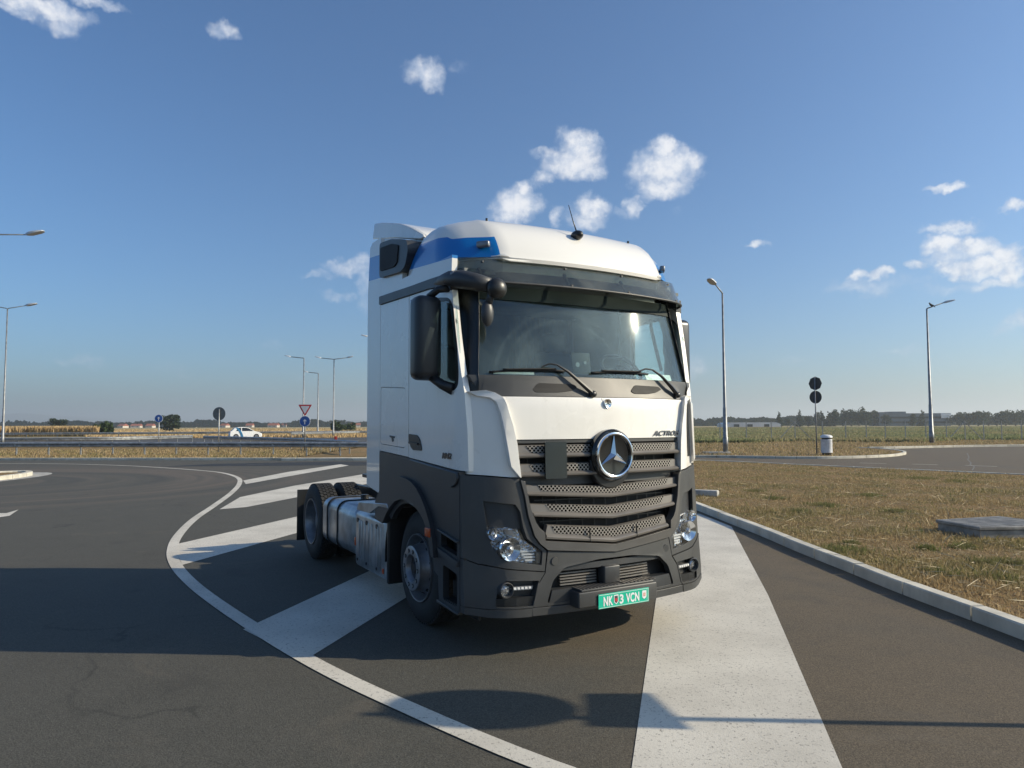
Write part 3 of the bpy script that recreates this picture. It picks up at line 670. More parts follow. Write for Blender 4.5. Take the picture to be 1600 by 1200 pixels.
for s in (-1, 1):
    f = (lambda p: p) if s < 0 else mir
    c1 = MB().prism(f(corner), front, -.034, .03, .09, holes=[f(pocket)]).build('bumper_corner', M['plastic'], T, 30, .010, 3)
    b = MB().prism(f(lower), front, -.040, .03, .09, holes=[f(rnd(fogp, .02))]); b.prism(f(lip), front, -.044, .03, .09); b.build('corner_skirt', M['plastic'], c1, 30, .010, 3)
    b = MB().prism(f([(-1.16, 1.22), (-.83, 1.19), (-.80, .98), (-1.14, 1.0)]), front, .012, .03, .09); b.build('pocket_panel', M['plastic_side'], c1, 30)
    b = MB().prism(f([(-1.10, .39), (-1.10, .62), (-.70, .60), (-.74, .39)]), front, .03, .05, .1); b.prism(f([(-1.075, .40), (-1.07, .46), (-.75, .47), (-.77, .40)]), front, -.02, .04, .1); b.build('fog_pocket', M['trim'], c1, 0)
    # headlight
    hp = [(-1.125, 1.02), (-.858, .985), (-.822, .90), (-.685, .805), (-.70, .705), (-.86, .728), (-1.02, .768), (-1.085, .845), (-1.115, .94)]
    h = MB().prism(f(hp), front, .015, .03, .05).build('headlight', M['reflector'], T, 30)
    for cx, cz, r in ((-.935, .833, .088), (-1.07, .952, .050)):
        cy = FY(cx, cz)-.012; cx = warp(cx, cz)
        MB().lathe([(.02, r*.25), (.0, r*.55), (-.022, r*.93), (-.026, r), (-.018, r*1.05), (.02, r*1.05)], (-cx*s, cy+.005, cz), 'Y', 32, close=False).build('reflector_bowl', M['chrome'], h, 40, recalc=True)
        MB().ball((-cx*s, cy-.004, cz), (r*.36, r*.30, r*.36)).build('bulb_shield', M['reflector'], h, 60)
    MB().prism(f(rnd([(-.975, .985), (-.895, .975), (-.885, .935), (-.96, .94)], .01)), front, .0, .012, .05).build('indicator_lamp', M['orange'] if False else M['rimsteel'], h, 30)
    b = MB()
    for k in range(4): b.prism(f([(-.845+.012*k, .815-.023*k), (-.735+.005*k, .812-.023*k), (-.735+.005*k, .800-.023*k), (-.845+.012*k, .802-.023*k)]), front, -.006, .01, .05)
    explode(b.build('light_fin', M['white_plain'], h, 30))
    MB().prism(f([(-.722, .80), (-.682, .795), (-.695, .708), (-.728, .712)]), front, -.02, .01, .05).build('washer_cover', M['plastic_side'], h, 30, .004)
    MB().prism(f(rnd(hp, .02)), front, -.030, -.026, .05).build('lens', M['lens'], h, 40)
    cx, cz = -.985, .525; cy = FY(cx, cz); cx = warp(cx, cz)
    g = MB().lathe([(.02, .045), (-.03, .048), (-.042, .056), (-.034, .064), (.03, .066)], (-cx*s, cy+.0, cz), 'Y', 32, close=False).build('fog_light', M['plastic_side'], T, 40, recalc=True)
    MB().lathe([(-.02, .001), (-.018, .02), (-.008, .038), (.0, .047)], (-cx*s, cy, cz), 'Y', 28, close=False).build('fog_reflector', M['reflector'], g, 40, recalc=True)
    MB().ball((-cx*s, cy-.012, cz), (.046, .016, .046)).build('fog_lens', M['lens'], g, 60)
    b = MB().prism(f([(-.925, .548), (-.755, .545), (-.765, .518), (-.925, .520)]), front, -.012, .02, .05); g = b.build('running_light', M['rimsteel'], T, 30)
    b = MB()
    for k in range(5): b.prism(f([(-.915+.03*k, .542), (-.895+.03*k, .541), (-.895+.03*k, .525), (-.915+.03*k, .526)]), front, -.016, -.01, 0)
    b.build('light_chip', M['white_plain'], g, 0)
# number plate
pl = empty('number_plate', (0, 0, 0)); pl.parent = T; tag(pl, 'green number plate with white characters and a crest')
py = yc(.40)-.135
pm = Matrix.Translation((-.015, py, .398)) @ Matrix.Rotation(rad(90), 4, 'X')
MB().rbox((0, 0, 0), (.52, .115, .006), .002, 1, None).build('plate_board', M['teal'], pl, 30).data.transform(pm)
b = MB()
for a, c, w, h in ((0, .0505, .505, .003), (0, -.0505, .505, .003), (.2525, 0, .003, .104), (.238, 0, .002, .098)): b.box((a, c, .0032), (w, h, .001))
o = b.build('plate_border', M['signwhite'], pl, 0); o.data.transform(pm)
for txt, x, w in (('NK', -.164, .094), ('3', -.030, .040), ('VCN', .085, .138)):
    me = text_mesh(txt, .1, .0008, 0, 1.06, 1, .0030); co = np.array([v.co[:] for v in me.vertices]); lo_, hi_ = co.min(0), co.max(0)
    me.transform(Matrix.Diagonal((w/(hi_[0]-lo_[0]), .074/(hi_[1]-lo_[1]), 1, 1)) @ Matrix.Translation((-(lo_[0]+hi_[0])/2, -(lo_[1]+hi_[1])/2, 0)))
    text_obj('plate_lettering', me, pm @ Matrix.Translation((x, -.002, .0042)), M['signwhite'], pl)
sh = [(-.022, .038), (.022, .038), (.022, -.018), (.0, -.038), (-.022, -.018)]
fp = lambda cx, cz: (lambda a, c, d: tuple(pm @ Vector((a+cx, c+cz, .0038+d))))
MB().prism(sh, fp(-.084, 0), 0, .001, 0).build('plate_crest', M['signwhite'], pl, 0)
MB().prism([(a*.72, c*.78) for a, c in sh], fp(-.084, 0), .001, .0018, 0).build('crest_field', M['plastic'], pl, 0)
MB().prism([(-.012, .012), (.012, .012), (.010, -.012), (-.008, -.012)], fp(-.086, -.002), .0018, .0024, 0).build('crest_charge', M['signred'], pl, 0)
MB().prism(rnd([(-.022, .034), (.022, .034), (.022, -.02), (.0, -.036), (-.022, -.02)], .008), fp(.208, .004), 0, .001, 0).build('plate_sticker', M['signwhite'], pl, 0)
stk = simple('sticker_pink', (.62, .36, .30), .5, var=.2, vs=60)
MB().prism(rnd([(-.012, .018), (.012, .018), (.012, -.012), (-.012, -.012)], .006), fp(.208, .002), .001, .0016, 0).build('sticker_mark', stk, pl, 0)

# ---- cab sides ----
def arc(cy, cz, r, a0, a1, n=14): return [(cy+r*math.cos(rad(a0+(a1-a0)*i/n)), cz+r*math.sin(rad(a0+(a1-a0)*i/n))) for i in range(n+1)]
winP = rnd([(-.58, 2.885), (-.80, 2.85), (-.875, 2.78), (-.905, 2.68), (-.945, 2.45), (-.965, 2.20), (-.955, 2.11), (-.90, 2.075), (-.66, 2.105), (-.58, 2.15), (-.20, 2.24), (-.15, 2.30), (-.15, 2.80), (-.20, 2.87)], .05)
for s in (-1, 1):
    S = side(s)
    def SD(y, z, d, s=s):
        k = max(0, -.90-y)/.15
        return (s*(1.25-d-.045*min(1.1, k)**1.8), y, z)
    door = [(-1.06, 1.434), (-1.05, 1.75), (-1.025, 2.055), (-.995, 2.2), (-.87, 2.86), (-.85, 2.95), (-.36, 2.985), (.062, 3.0), (.066, 1.505)]
    d = MB().prism(door, SD, .0, .05, .04, holes=[winP])
    dr = d.build('door', M['white'], T, 30, .004)
    g = MB().prism([((p[0]+.4)*1.02-.4, (p[1]-2.5)*1.02+2.5) for p in winP], S, .022, .027, .2).build('door_window', M['sideglass'], dr, 30)
    o2 = [((p[0]+.55)*1.0-.55, p[1]) for p in winP]; inn = [((p[0]+.55)*.93-.55, (p[1]-2.5)*.93+2.5) for p in winP]
    MB().prism(o2, S, .006, .022, 0, holes=[inn]).build('window_seal', M['trim'], dr, 30)
    b = MB().prism(rnd([(.055, 1.72), (-.14, 1.712), (-.20, 1.68), (-.238, 1.62), (-.25, 1.575), (-.05, 1.575), (.0, 1.60), (.055, 1.665)], .02), S, -.008, .01, 0)
    b.prism(rnd([(.03, 1.65), (-.18, 1.64), (-.185, 1.625), (.02, 1.632)], .01), S, -.022, -.004, 0); b.build('door_handle', M['trim'], dr, 30, .004)
    if s < 0:
        text_obj('lettering', text_mesh('1842', .066, .004, .25, 1.05, 1.35, .0016), Matrix.Translation((-1.255, -.76, 1.545)) @ Matrix.Rotation(rad(-90), 4, 'Z') @ Matrix.Rotation(rad(90), 4, 'X'), M['badge'], dr)
    # rear side panel with locker flap
    rp = [(.076, 1.508), (.076, 3.0), (.845, 3.03), (.845, 1.545)]
    lk = rnd([(.825, 2.19), (.155, 2.15), (.155, 1.585), (.825, 1.61)], .04)
    rs = MB().prism(rp, S, .0, .05, .25, holes=[lk]).build('side_panel', M['white'], T, 30, .005)
    lk2 = [((p[0]-.49)*.985+.49, (p[1]-1.88)*.982+1.88) for p in lk]
    l_ = MB().prism(lk2, S, .002, .04, .25).build('locker_flap', M['white'], rs, 30, .004)
    b = MB()
    for q in ([(.56, 1.70), (.42, 1.692), (.44, 1.675), (.55, 1.682)], [(.51, 1.682), (.47, 1.680), (.455, 1.645), (.49, 1.64)]): b.prism(q, S, -.004, .002, 0)
    b.build('locker_emblem', M['plastic'], l_, 0)
    MB().prism([(-.9, 1.5), (.88, 1.56), (.88, 2.05), (-.9, 2.05)], S, .055, .07, .3).build('inner_lining', M['beige'], rs, 0)
    MB().prism([(.02, 2.0), (.88, 2.0), (.88, 3.05), (.02, 3.05)], S, .055, .07, .3).build('inner_lining', M['beige'], rs, 0)
    # black trim under the roof
    MB().prism([(.85, 3.118), (.4, 3.10), (0, 3.082), (-.45, 3.068), (-.72, 3.055), (-.86, 3.03), (-.86, 2.90), (-.80, 2.955), (-.36, 2.99), (.07, 3.005), (.85, 3.035)], S, -.018, .05, .2).build('roof_trim', M['plastic_side'], T, 30, .010, 3)
    # roof skirt
    MB().prism([(.85, 3.121), (.4, 3.103), (0, 3.085), (-.45, 3.071), (-.72, 3.058), (-.85 if s < 0 else -.73, 3.035), (-.86 if s < 0 else -.74, 3.196), (.25, 3.196), (.25, 3.32), (.85, 3.36)], S, .0, .05, .15).build('roof_skirt', M['stripe'], T, 30)
    # rear fairing with blue band
    MB().prism([(.853, 1.11), (1.25, 1.17), (1.255, 3.2), (1.19, 3.70), (1.12, 3.74), (.853, 3.74)], S, .0, .04, .2).build('rear_fairing', M['stripe'], T, 30, .008, 3)
    # dark lower flank with wheel cut-out
    ac, az_, ri = .06, .50, .585
    flank = [(.845, 1.538), (.066, 1.50), (-1.00, 1.43), (-1.01, 1.0), (-1.01, .335), (-.62, .335), (-.60, .55)]+arc(ac, az_, ri, 172, 42, 16)+[(.60, .95), (.845, .98)]
    st1 = rnd([(-.70, .66), (-.965, .625), (-.965, .37), (-.70, .38)], .03); st2 = rnd([(-.66, .93), (-.965, .88), (-.965, .765), (-.66, .80)], .02)
    fl = MB().prism(flank, S, -.004, .05, .2, holes=[st1, st2]).build('flank_panel', M['plastic_side'], T, 30, .008)
    for q in (st1, st2): pass
    b = MB().box((s*1.12, -.86, .64), (.02, .46, .72)); b.box((s*1.17, -.86, .375), (.14, .42, .02)); b.box((s*1.17, -.86, .755), (.14, .42, .02)); b.build('step_well', M['black'], fl, 0)
    b = MB().prism([(-.62, .945), (-1.0, .893), (-1.0, .873), (-.64, .925)], S, -.03, .0, 0); b.prism([(-.63, .79), (-1.0, .735), (-1.0, .69), (-.66, .75)], S, -.03, .0, 0); b.prism([(-.60, .36), (-1.0, .335), (-1.0, .315), (-.60, .335)], S, -.02, .03, 0); explode(b.build('step_edge', M['plastic'], fl, 30, .006))
    b = MB().prism([(.0, 1.495), (-.99, 1.425), (-1.0, 1.38), (-.97, 1.33), (-.90, 1.30), (0, 1.46)], S, -.022, .0, 0).build('door_sill', M['plastic_side'], fl, 30, .012, 3)
    ring = [(.845, 1.04), (.78, 1.11), (.69, 1.18), (.60, 1.235), (.48, 1.285), (.36, 1.312), (.20, 1.325), (.03, 1.315), (-.10, 1.29), (-.21, 1.25), (-.33, 1.17), (-.43, 1.08), (-.51, .98), (-.57, .85), (-.60, .70),
            (-.535, .70), (-.50, .82), (-.445, .92), (-.36, 1.01), (-.25, 1.07), (-.12, 1.105), (.03, 1.12), (.17, 1.115), (.30, 1.085), (.43, 1.02), (.54, .94), (.64, .84), (.845, .86)]
    MB().prism(ring, S, -.045, .03, .3).build('fender_arch', M['plastic_side'], T, 30, .02, 3)
    MB().loft([[(s*x, ac+.70*math.cos(rad(a)), az_+.70*math.sin(rad(a))) for x in (1.22, .70)] for a in range(-5, 186, 8)], closed=False).build('wheel_liner', M['black'], T, 0)
    MB().rbox((s*1.292, -.485, .895), (.03, .10, .075), .008).build('side_reflector', M['orange'], T, 30)
# ---- cab back and inner shell ----
b = MB().box((0, 1.10, 2.2), (2.42, .05, 2.1)); b.box((0, .96, 2.25), (2.40, .03, 1.6)); b.box((0, .2, 1.46), (2.36, 2.0, .05)); b.box((0, .05, 3.07), (2.34, 1.95, .03)); b.build('cab_shell', M['beige'], T, 0)
# ---- interior ----
b = MB().prism([(-1.05, 2.12), (1.05, 2.12), (1.05, 2.185), (-1.05, 2.185)], front, .06, .48, .2); b.rbox((.5, -.62, 2.14), (.55, .25, .16), .05); b.rbox((-.35, -.66, 2.05), (1.2, .3, .2), .05); dash = b.build('dashboard', M['dash'], T, 30)
MB().rbox((.5, -.62, 2.235), (.34, .18, .02), .01).build('instrument_panel', M['black'], dash, 30)
swm = Matrix.Translation((.66, -.66, 2.32)) @ Matrix.Rotation(rad(48), 4, 'X')
t_ = MB()
t_.lathe([(.018*math.sin(rad(a)), .215+.018*math.cos(rad(a))) for a in range(0, 361, 45)], (0, 0, 0), 'Z', 40, close=False); t_.box((0, 0, -.01), (.40, .05, .02)); t_.box((0, -.1, -.01), (.05, .2, .02)); t_.cyl((0, 0, -.04), (0, 0, .02), .07, n=20)
bmesh.ops.transform(t_.b, matrix=swm, verts=t_.b.verts[:]); t_.build('steering_wheel', M['trim'], T, 40, recalc=True)
for x in (-.62, .60):
    b = MB().rbox((x, .12, 1.95), (.50, .50, .16), .06, 4); b.rbox((x, .40, 2.28), (.48, .14, .62), .06, 4, Matrix.Rotation(rad(-10), 4, 'X')); st = b.build('seat', M['seat'], T, 40)
    MB().rbox((x, .44, 2.70), (.28, .10, .20), .045, 4).build('headrest', M['seatlight'], st, 40)
b = MB()
for x0, x1 in ((-1.15, -.25), (.25, 1.15)):
    N = 60; R = []
    for i in range(N+1):
        x = x0+(x1-x0)*i/N; y = .84+.022*math.sin(i*1.15); R.append([(x, y, 1.9), (x, y, 3.04)])
    b.loft(R, closed=False)
explode(b.build('curtain', M['seatlight'], T, 60))
c_ = MB().rbox((-.055, -.985, 2.335), (.20, .016, .20), .005, 2, Matrix.Rotation(rad(-8), 4, 'X')).build('dash_board_card', M['black'], T, 30)
b = MB().lathe([(0, .001), (0, .022)], (-.10, -1.000, 2.325), 'Y', 20, close=False); b.box((-.02, -1.000, 2.345), (.026, .002, .026)); b.build('card_marks', M['rimsteel'], c_, 0)
b = MB().prism([(.62, 2.20), (.98, 2.205), (.97, 2.265), (.60, 2.26)], front, .09, .10, .2); b.prism([(-.95, 2.215), (-.60, 2.215), (-.60, 2.235), (-.95, 2.232)], front, .09, .10, .2); explode(b.build('paper_sheet', M['signwhite'], T, 0))
b = MB().tube([(1.14, -.55, 2.86), (1.10, -.60, 2.78), (1.09, -.68, 2.55), (1.12, -.72, 2.33)], .018); b.tube([(-1.14, -.55, 2.86), (-1.10, -.60, 2.78), (-1.09, -.68, 2.55), (-1.12, -.72, 2.33)], .018); explode(b.build('grab_handle', M['trim'], T, 40))
b = MB()
for s in (-1, 1): b.rbox((s*.55, -.82, 2.95), (.75, .02, .14), .008)
explode(b.build('inner_visor', M['dash'], T, 30))

# ---- roof dome ----
def dome_ring(z, yf, w, yb, cw=.872):
    pts = []; cf = min(cw, w*.86)
    half = []
    for i in range(9):
        x = cf*i/8; half.append((x, yf+.118*x*x))
    x0, y0 = half[-1]
    ys = y0+.38
    half += [(x0+(w-x0)*.10, y0+.035), (x0+(w-x0)*.55, y0+(ys-y0)*.38), (x0+(w-x0)*.86, y0+(ys-y0)*.72), (w, ys)]
    n = 6
    for i in range(1, n+1): half.append((w, ys+(yb-.18-ys)*i/n))
    half += [(w-.04, yb-.05), (w-.14, yb), (w-.35, yb+.02), (0.0, yb+.02)]
    R = [(x, y, z) for x, y in half]; L = [(-x, y, z) for x, y in half[-2:0:-1]]
    return R+L
lv = [(3.195, -1.088, 1.250, .26), (3.26, -1.062, 1.247, .24), (3.33, -1.025, 1.235, .20), (3.40, -.975, 1.215, .17), (3.46, -.925, 1.192, .15), (3.51, -.865, 1.168, .12), (3.55, -.81, 1.142, .09), (3.585, -.745, 1.108, .06), (3.615, -.66, 1.06, .03), (3.635, -.56, .99, -.0), (3.65, -.42, .87, -.03), (3.657, -.25, .64, -.06)]
roof = MB(); roof.loft([dome_ring(*l) for l in lv]); roof = roof.build('roof', M['stripe'], T, 42, recalc=True)
b = MB(); b.rbox((0, .62, 3.34), (1.92, 1.24, .52), .10, 4); b.build('rear_roof', M['white'], roof, 40)
MB().prism([(-1.19, 3.20), (-.90, 3.205), (-.86, 3.222), (-.80, 3.19), (.80, 3.19), (.86, 3.222), (.90, 3.205), (1.19, 3.20), (1.19, 3.18), (.87, 3.178), (.79, 3.160), (-.79, 3.160), (-.87, 3.178), (-1.19, 3.18)], HF, -.03, .0, .2).build('roof_lip', M['white'], roof, 30, .008)
# spoiler
sp = [(1.41, 4.04), (1.16, 3.99), (.64, 3.85), (.33, 3.73), (.05, 3.60), (.02, 3.565), (.11, 3.56), (.75, 3.72), (1.47, 3.88)]
def spf(y, z, d): return (d, y, z)
spo = MB(); spo.prism(sp, spf, -1.13, -1.10, 0); spo.prism(sp, spf, 1.10, 1.13, 0)
top = sp[:6]; spo.prism(top+[(y, z-.03) for y, z in top[::-1]], spf, -1.10, 1.10, 0)
spoiler = spo.build('roof_spoiler', M['white'], T, 25, .012, 3)
MB().prism([(.78, 3.55), (1.36, 3.55), (1.36, 3.86), (.78, 3.73)], spf, -1.07, 1.07, 0).build('spoiler_support', M['white'], spoiler, 30, .01)
MB().prism([(-.1, 3.50), (.80, 3.60), (.80, 3.72), (.1, 3.57)], spf, -1.08, 1.08, 0).build('spoiler_base', M['white'], spoiler, 30, .01)
# air intake
for s in (-1, 1):
    P = rnd([(.80, 3.66), (.45, 3.625), (.06, 3.53), (.02, 3.42), (.10, 3.28), (.22, 3.255), (.80, 3.30)], .05)
    a = MB().prism(P, side(s), -.035, .25, .3).build('air_intake', M['plastic_side'], T, 30, .03, 4)
    MB().prism(rnd([(.75, 3.60), (.42, 3.57), (.25, 3.52), (.28, 3.36), (.36, 3.33), (.75, 3.36)], .03), side(s), -.045, -.03, 0).build('intake_mesh', M['black'], a, 30)
# marker lights
for s in (-1, 1):
    R_ = Matrix.Rotation(s*rad(50), 4, 'Z')
    MB().rbox((s*.985, -.905, 3.305), (.115, .05, .055), .015, 3, R_).build('marker_light', M['rimsteel'], T, 40)
# antenna
an = MB(); an.ball((-.03, yc(3.49)-.015, 3.505), (.048, .075, .045)); an = an.build('antenna', M['trim'], T, 60)
MB().tube([(-.03, yc(3.49)-.02, 3.52), (-.05, -.88, 3.64), (-.085, -.86, 3.79)], [.007, .005, .003], 6).build('antenna_rod', M['trim'], an, 60)
b = MB()
for x in (-.80, .80): b.cyl((x, -.62, 3.59), (x, -.62, 3.625), .011, n=8)
explode(b.build('roof_pin', M['trim'], T, 30))
# ---- sun visor (smoked acrylic, wraps round both corners) ----
def vis(u, t, d=0):
    """u in -1.5..1.5 along the visor, t 0 top .. 1 bottom"""
    a = abs(u); out = .03+.13*t; z = 3.172-.215*t
    if a <= .80: x, y = a, FY(a, 3.05)-out
    else:
        q = min(1, (a-.80)/.67); y0 = FY(.80, 3.05)-out; x = .80+(.405+.05*t)*math.sin(q*1.5708)**.9; y = y0+.189*(x-.80)+(-.80-y0-.05)*(1-math.cos(q*1.5708))**1.15
        z += (.02*(1-t)-.0*t)*q
    return (math.copysign(x, u), y+d, z)
N = 72; us = [-1.47+2.94*i/N for i in range(N+1)]
b = MB(); b.loft([[vis(u, j/8) for j in range(9)]+[vis(u, j/8, .007) for j in range(8, -1, -1)] for u in us])
visor = b.build('sun_visor', M['smoke'], T, 50, recalc=True)
MB().tube([vis(u, 1.0) for u in us], .011, 8).build('visor_rim', M['plastic'], visor, 50, recalc=True)
for x in (-1.02, -.28, .34, 1.0):
    b = MB(); p = vis(x, .92, -.01); b.cyl(p, (p[0], p[1]+.05, p[2]), .010, n=10); p2 = vis(x, .15, -.01); b.cyl(p2, (p2[0], p2[1]+.03, p2[2]), .009, n=10); b.bar((p[0], p[1]+.05, p[2]), (p[0], p[1]+.13, p[2]+.12), .02, .02)
    b.build('visor_bracket', M['plastic_side'], visor, 30)
# ---- wipers ----
def wiper(x0, piv, arm, bx0, bx1):
    w = MB(); P = [(x, FY(x, z)+d, z) for x, z, d in arm]; w.tube(P, [.020, .018, .012, .008, .008, .006][:len(P)], 6); w.ball(P[0], (.035, .025, .03), 12, 8)
    o = w.build('wiper', M['trim'], T, 50)
    b = MB(); N = 14
    b.tube([(x, FY(x, z)-.004, z) for x, z in [(bx0[0]+(bx1[0]-bx0[0])*i/N, bx0[1]+(bx1[1]-bx0[1])*i/N+.012*math.sin(3.14*i/N)) for i in range(N+1)]], .010, 6)
    b.tube([(x, FY(x, z)-.022, z) for x, z in [(bx0[0]+(bx1[0]-bx0[0])*(i/N*.7+.15), bx0[1]+(bx1[1]-bx0[1])*(i/N*.7+.15)+.02) for i in range(N+1)]], .007, 6)
    b.build('wiper_blade', M['black'], o, 50)
wiper(0, 0, [(-.14, 2.055, -.03), (-.24, 2.13, -.05), (-.36, 2.235, -.05), (-.46, 2.295, -.045), (-.53, 2.30, -.04), (-.60, 2.27, -.03)], (-1.03, 2.222), (-.36, 2.245))
wiper(0, 0, [(.90, 2.07, -.03), (.80, 2.14, -.05), (.68, 2.235, -.05), (.58, 2.29, -.045), (.50, 2.295, -.04), (.42, 2.27, -.03)], (-.10, 2.24), (.55, 2.25))
M['mirrorshell'] = simple('mirror_shell', (.020, .022, .025), .34, var=.05)
# ---- mirrors ----
for s in (-1, 1):
    b = MB().rbox((s*1.395, -.655, 2.52), (.235, .20, .70), .065, 5)
    mh = b.build('wing_mirror', M['mirrorshell'], T, 40)
    b = MB().rbox((s*1.395, -.553, 2.68), (.19, .01, .34), .004, 1); b.rbox((s*1.395, -.557, 2.31), (.18, .01, .22), .004, 1); b.build('mirror_glass', M['chrome'], mh, 40)
    b = MB().tube([(s*1.24, -.86, 2.09), (s*1.30, -.78, 2.13), (s*1.37, -.70, 2.20)], [.05, .04, .035], 10); b.build('mirror_arm', M['trim'], mh, 50); b = MB().tube([(s*1.24, -.80, 2.93), (s*1.32, -.74, 2.92), (s*1.38, -.68, 2.86)], [.035, .03, .03], 10); b.build('mirror_arm', M['trim'], mh, 50)
# kerb mirror on the passenger corner
b = MB().tube([(-1.235, -.50, 3.02), (-1.25, -.70, 3.015), (-1.255, -.84, 3.0), (-1.22, -.97, 2.975), (-1.15, -1.08, 2.94), (-1.07, -1.17, 2.905)], [.03, .05, .065, .075, .072, .06], 16)
km = b.build('kerb_mirror', M['plastic_side'], T, 60)
b = MB().ball((-1.03, -1.22, 2.875), (.085, .06, .085), 20, 14); b.build('mirror_dome', M['trim'], km, 60)
b = MB().ball((-1.09, -1.17, 2.68), (.055, .04, .105), 18, 14); b.tube([(-1.06, -1.19, 2.86), (-1.08, -1.18, 2.76)], .03, 8); b.build('mirror_head', M['plastic_side'], km, 60)
b = MB().ball((-1.275, -.93, 3.02), (.024, .024, .024)); b.build('arm_bolt', M['rimsteel'], km, 60)

# ---- wheels ----
def tyre_mb(xo, w, r=.505, rear=False):
    b = MB(); x1 = xo+w
    prof = [(xo+.020, .292), (xo+.004, .33), (xo, .40), (xo+.012, .455), (xo+.032, .485), (xo+.05, .492), (x1-.05, .492), (x1-.032, .485), (x1-.012, .455), (x1, .40), (x1-.004, .33), (x1-.02, .292)]
    b.lathe([(a-(xo+w/2), q) for a, q in prof], (xo+w/2, 0, 0), 'X', 60, close=False)
    n = 52 if rear else 64; ribs = 5
    for i in range(n):
        for k in range(ribs):
            a = 6.28318*(i+(.5 if k % 2 else 0))/n; wx = (w-.07)/ribs; x = xo+.035+wx*(k+.5)
            m = Matrix.Rotation(a, 4, 'X') @ Matrix.Translation((x, 0, .497)) @ Matrix.Rotation(rad(12*(-1)**k), 4, 'Z') @ Matrix.Diagonal((wx*.86, .045 if rear else .042, .016, 1))
            bmesh.ops.create_cube(b.b, size=1, matrix=m)
    return b
def wheel(name, loc, sgn, rear):
    w = empty(name, loc); w.parent = T
    if sgn > 0: w.rotation_euler = (0, 0, math.pi)
    # built for the -x side, outer face at x = 0
    if rear:
        tyre_mb(0, .29, rear=True).build('tyre', M['rubber'], w, 30); o = tyre_mb(.335, .29, rear=True).build('tyre', M['rubber'], w, 30)
        rp = [(.010, .305), (-.004, .303), (-.002, .292), (.03, .286), (.06, .272), (.15, .268), (.165, .24), (.175, .15), (.175, .14), (.10, .138), (.09, .12), (.085, .001)]
        rm = MB().lathe(rp, (0, 0, 0), 'X', 48, close=False).build('rim', M['rimsteel'], w, 35, recalc=True)
        b = MB().lathe([(.62, .30), (.34, .29), (.17, .27)], (0, 0, 0), 'X', 40, close=False); b.build('inner_rim', M['rimsteel'], w, 35)
        b = MB(); hb = MB()
        for k in range(10):
            a = 6.28318*k/10; b.cyl((.178, .165*math.cos(a), .165*math.sin(a)), (.14, .165*math.cos(a), .165*math.sin(a)), .013, n=6)
            a += .314; hb.cyl((.180, .215*math.cos(a), .215*math.sin(a)), (.163, .215*math.cos(a), .215*math.sin(a)), .022, n=14)
        explode(b.build('wheel_nut', M['galv'], w, 0)); hb.build('vent_holes', M['black'], w, 0)
    else:
        tyre_mb(.0, .315).build('tyre', M['rubber'], w, 30)
        rp = [(.012, .305), (-.006, .303), (-.004, .294), (.03, .286), (.07, .275), (.115, .262), (.10, .245), (-.015, .205), (-.045, .198)]
        rm = MB().lathe(rp, (0, 0, 0), 'X', 48, close=False).build('rim', M['rimsteel'], w, 35, recalc=True)
        MB().lathe([(-.045, .202), (-.062, .200), (-.068, .190), (-.068, .125), (-.060, .118), (-.02, .112), (-.0, .10), (.0, .001)], (0, 0, 0), 'X', 48, close=False).build('hub_ring', M['rimsteel'], w, 35, recalc=True)
        b = MB(); h = MB()
        for k in range(10):
            a = 6.28318*k/10; b.cyl((-.0705, .158*math.cos(a), .158*math.sin(a)), (-.05, .158*math.cos(a), .158*math.sin(a)), .019, n=14)
            a += .314; n_ = Vector((-.45, math.cos(a), math.sin(a))).normalized(); p = Vector((.045, .227*math.cos(a), .227*math.sin(a))); b.cyl(p+n_*.004, p-n_*.015, .024, n=14)
            a -= .314; h.cyl((-.078, .158*math.cos(a), .158*math.sin(a)), (-.05, .158*math.cos(a), .158*math.sin(a)), .010, n=6)
        b.build('hub_holes', M['black'], w, 0); explode(h.build('wheel_nut', M['galv'], w, 0))
        MB().lathe([(-.048, .001), (-.048, .045), (-.03, .055), (-.022, .062), (-.020, .108)], (0, 0, 0), 'X', 28, close=False).build('dark_hub_cap', M['trim'], w, 35, recalc=True)  # cap widened in black, painting in the deep shade of the hub hole
    return w
wheel('front_wheel', (-1.175, .02, .505), -1, False); wheel('front_wheel', (1.175, .02, .505), 1, False)
wheel('rear_wheel', (-1.20, 3.70, .505), -1, True); wheel('rear_wheel', (1.20, 3.70, .505), 1, True)
# ---- chassis ----
b = MB()
for s in (-1, 1): b.box((s*.41, 1.9, .80), (.08, 5.2, .27))
for y in (1.3, 2.3, 3.1, 4.3): b.box((0, y, .80), (.78, .08, .2))
b.box((0, 3.7, .52), (1.5, .16, .16)); b.box((0, .02, .45), (2.0, .12, .12)); b.ball((0, 3.7, .52), (.24, .26, .24)); b.build('chassis_frame', M['trim'], T, 30)
b = MB().rbox((0, .1, .95), (.85, 1.7, .85), .08); b.rbox((0, -.9, 1.1), (1.5, .3, .7), .05); b.build('engine', M['black'], T, 40)
b = MB().box((0, 1.75, .965), (1.2, .8, .02)); b.box((0, 2.6, .965), (.9, .75, .02)); explode(b.build('catwalk', M['trim'], T, 0))
b = MB().prism(rnd([(-.44, 3.25), (.44, 3.25), (.44, 3.9), (.12, 4.05), (.04, 3.7), (-.04, 3.7), (-.12, 4.05), (-.44, 3.9)], .08), lambda x, y, d: (x, y, 1.06+d), 0, .045, 0); b.box((0, 3.55, 1.0), (.7, .3, .12)); b.build('fifth_wheel', M['trim'], T, 30, .008)
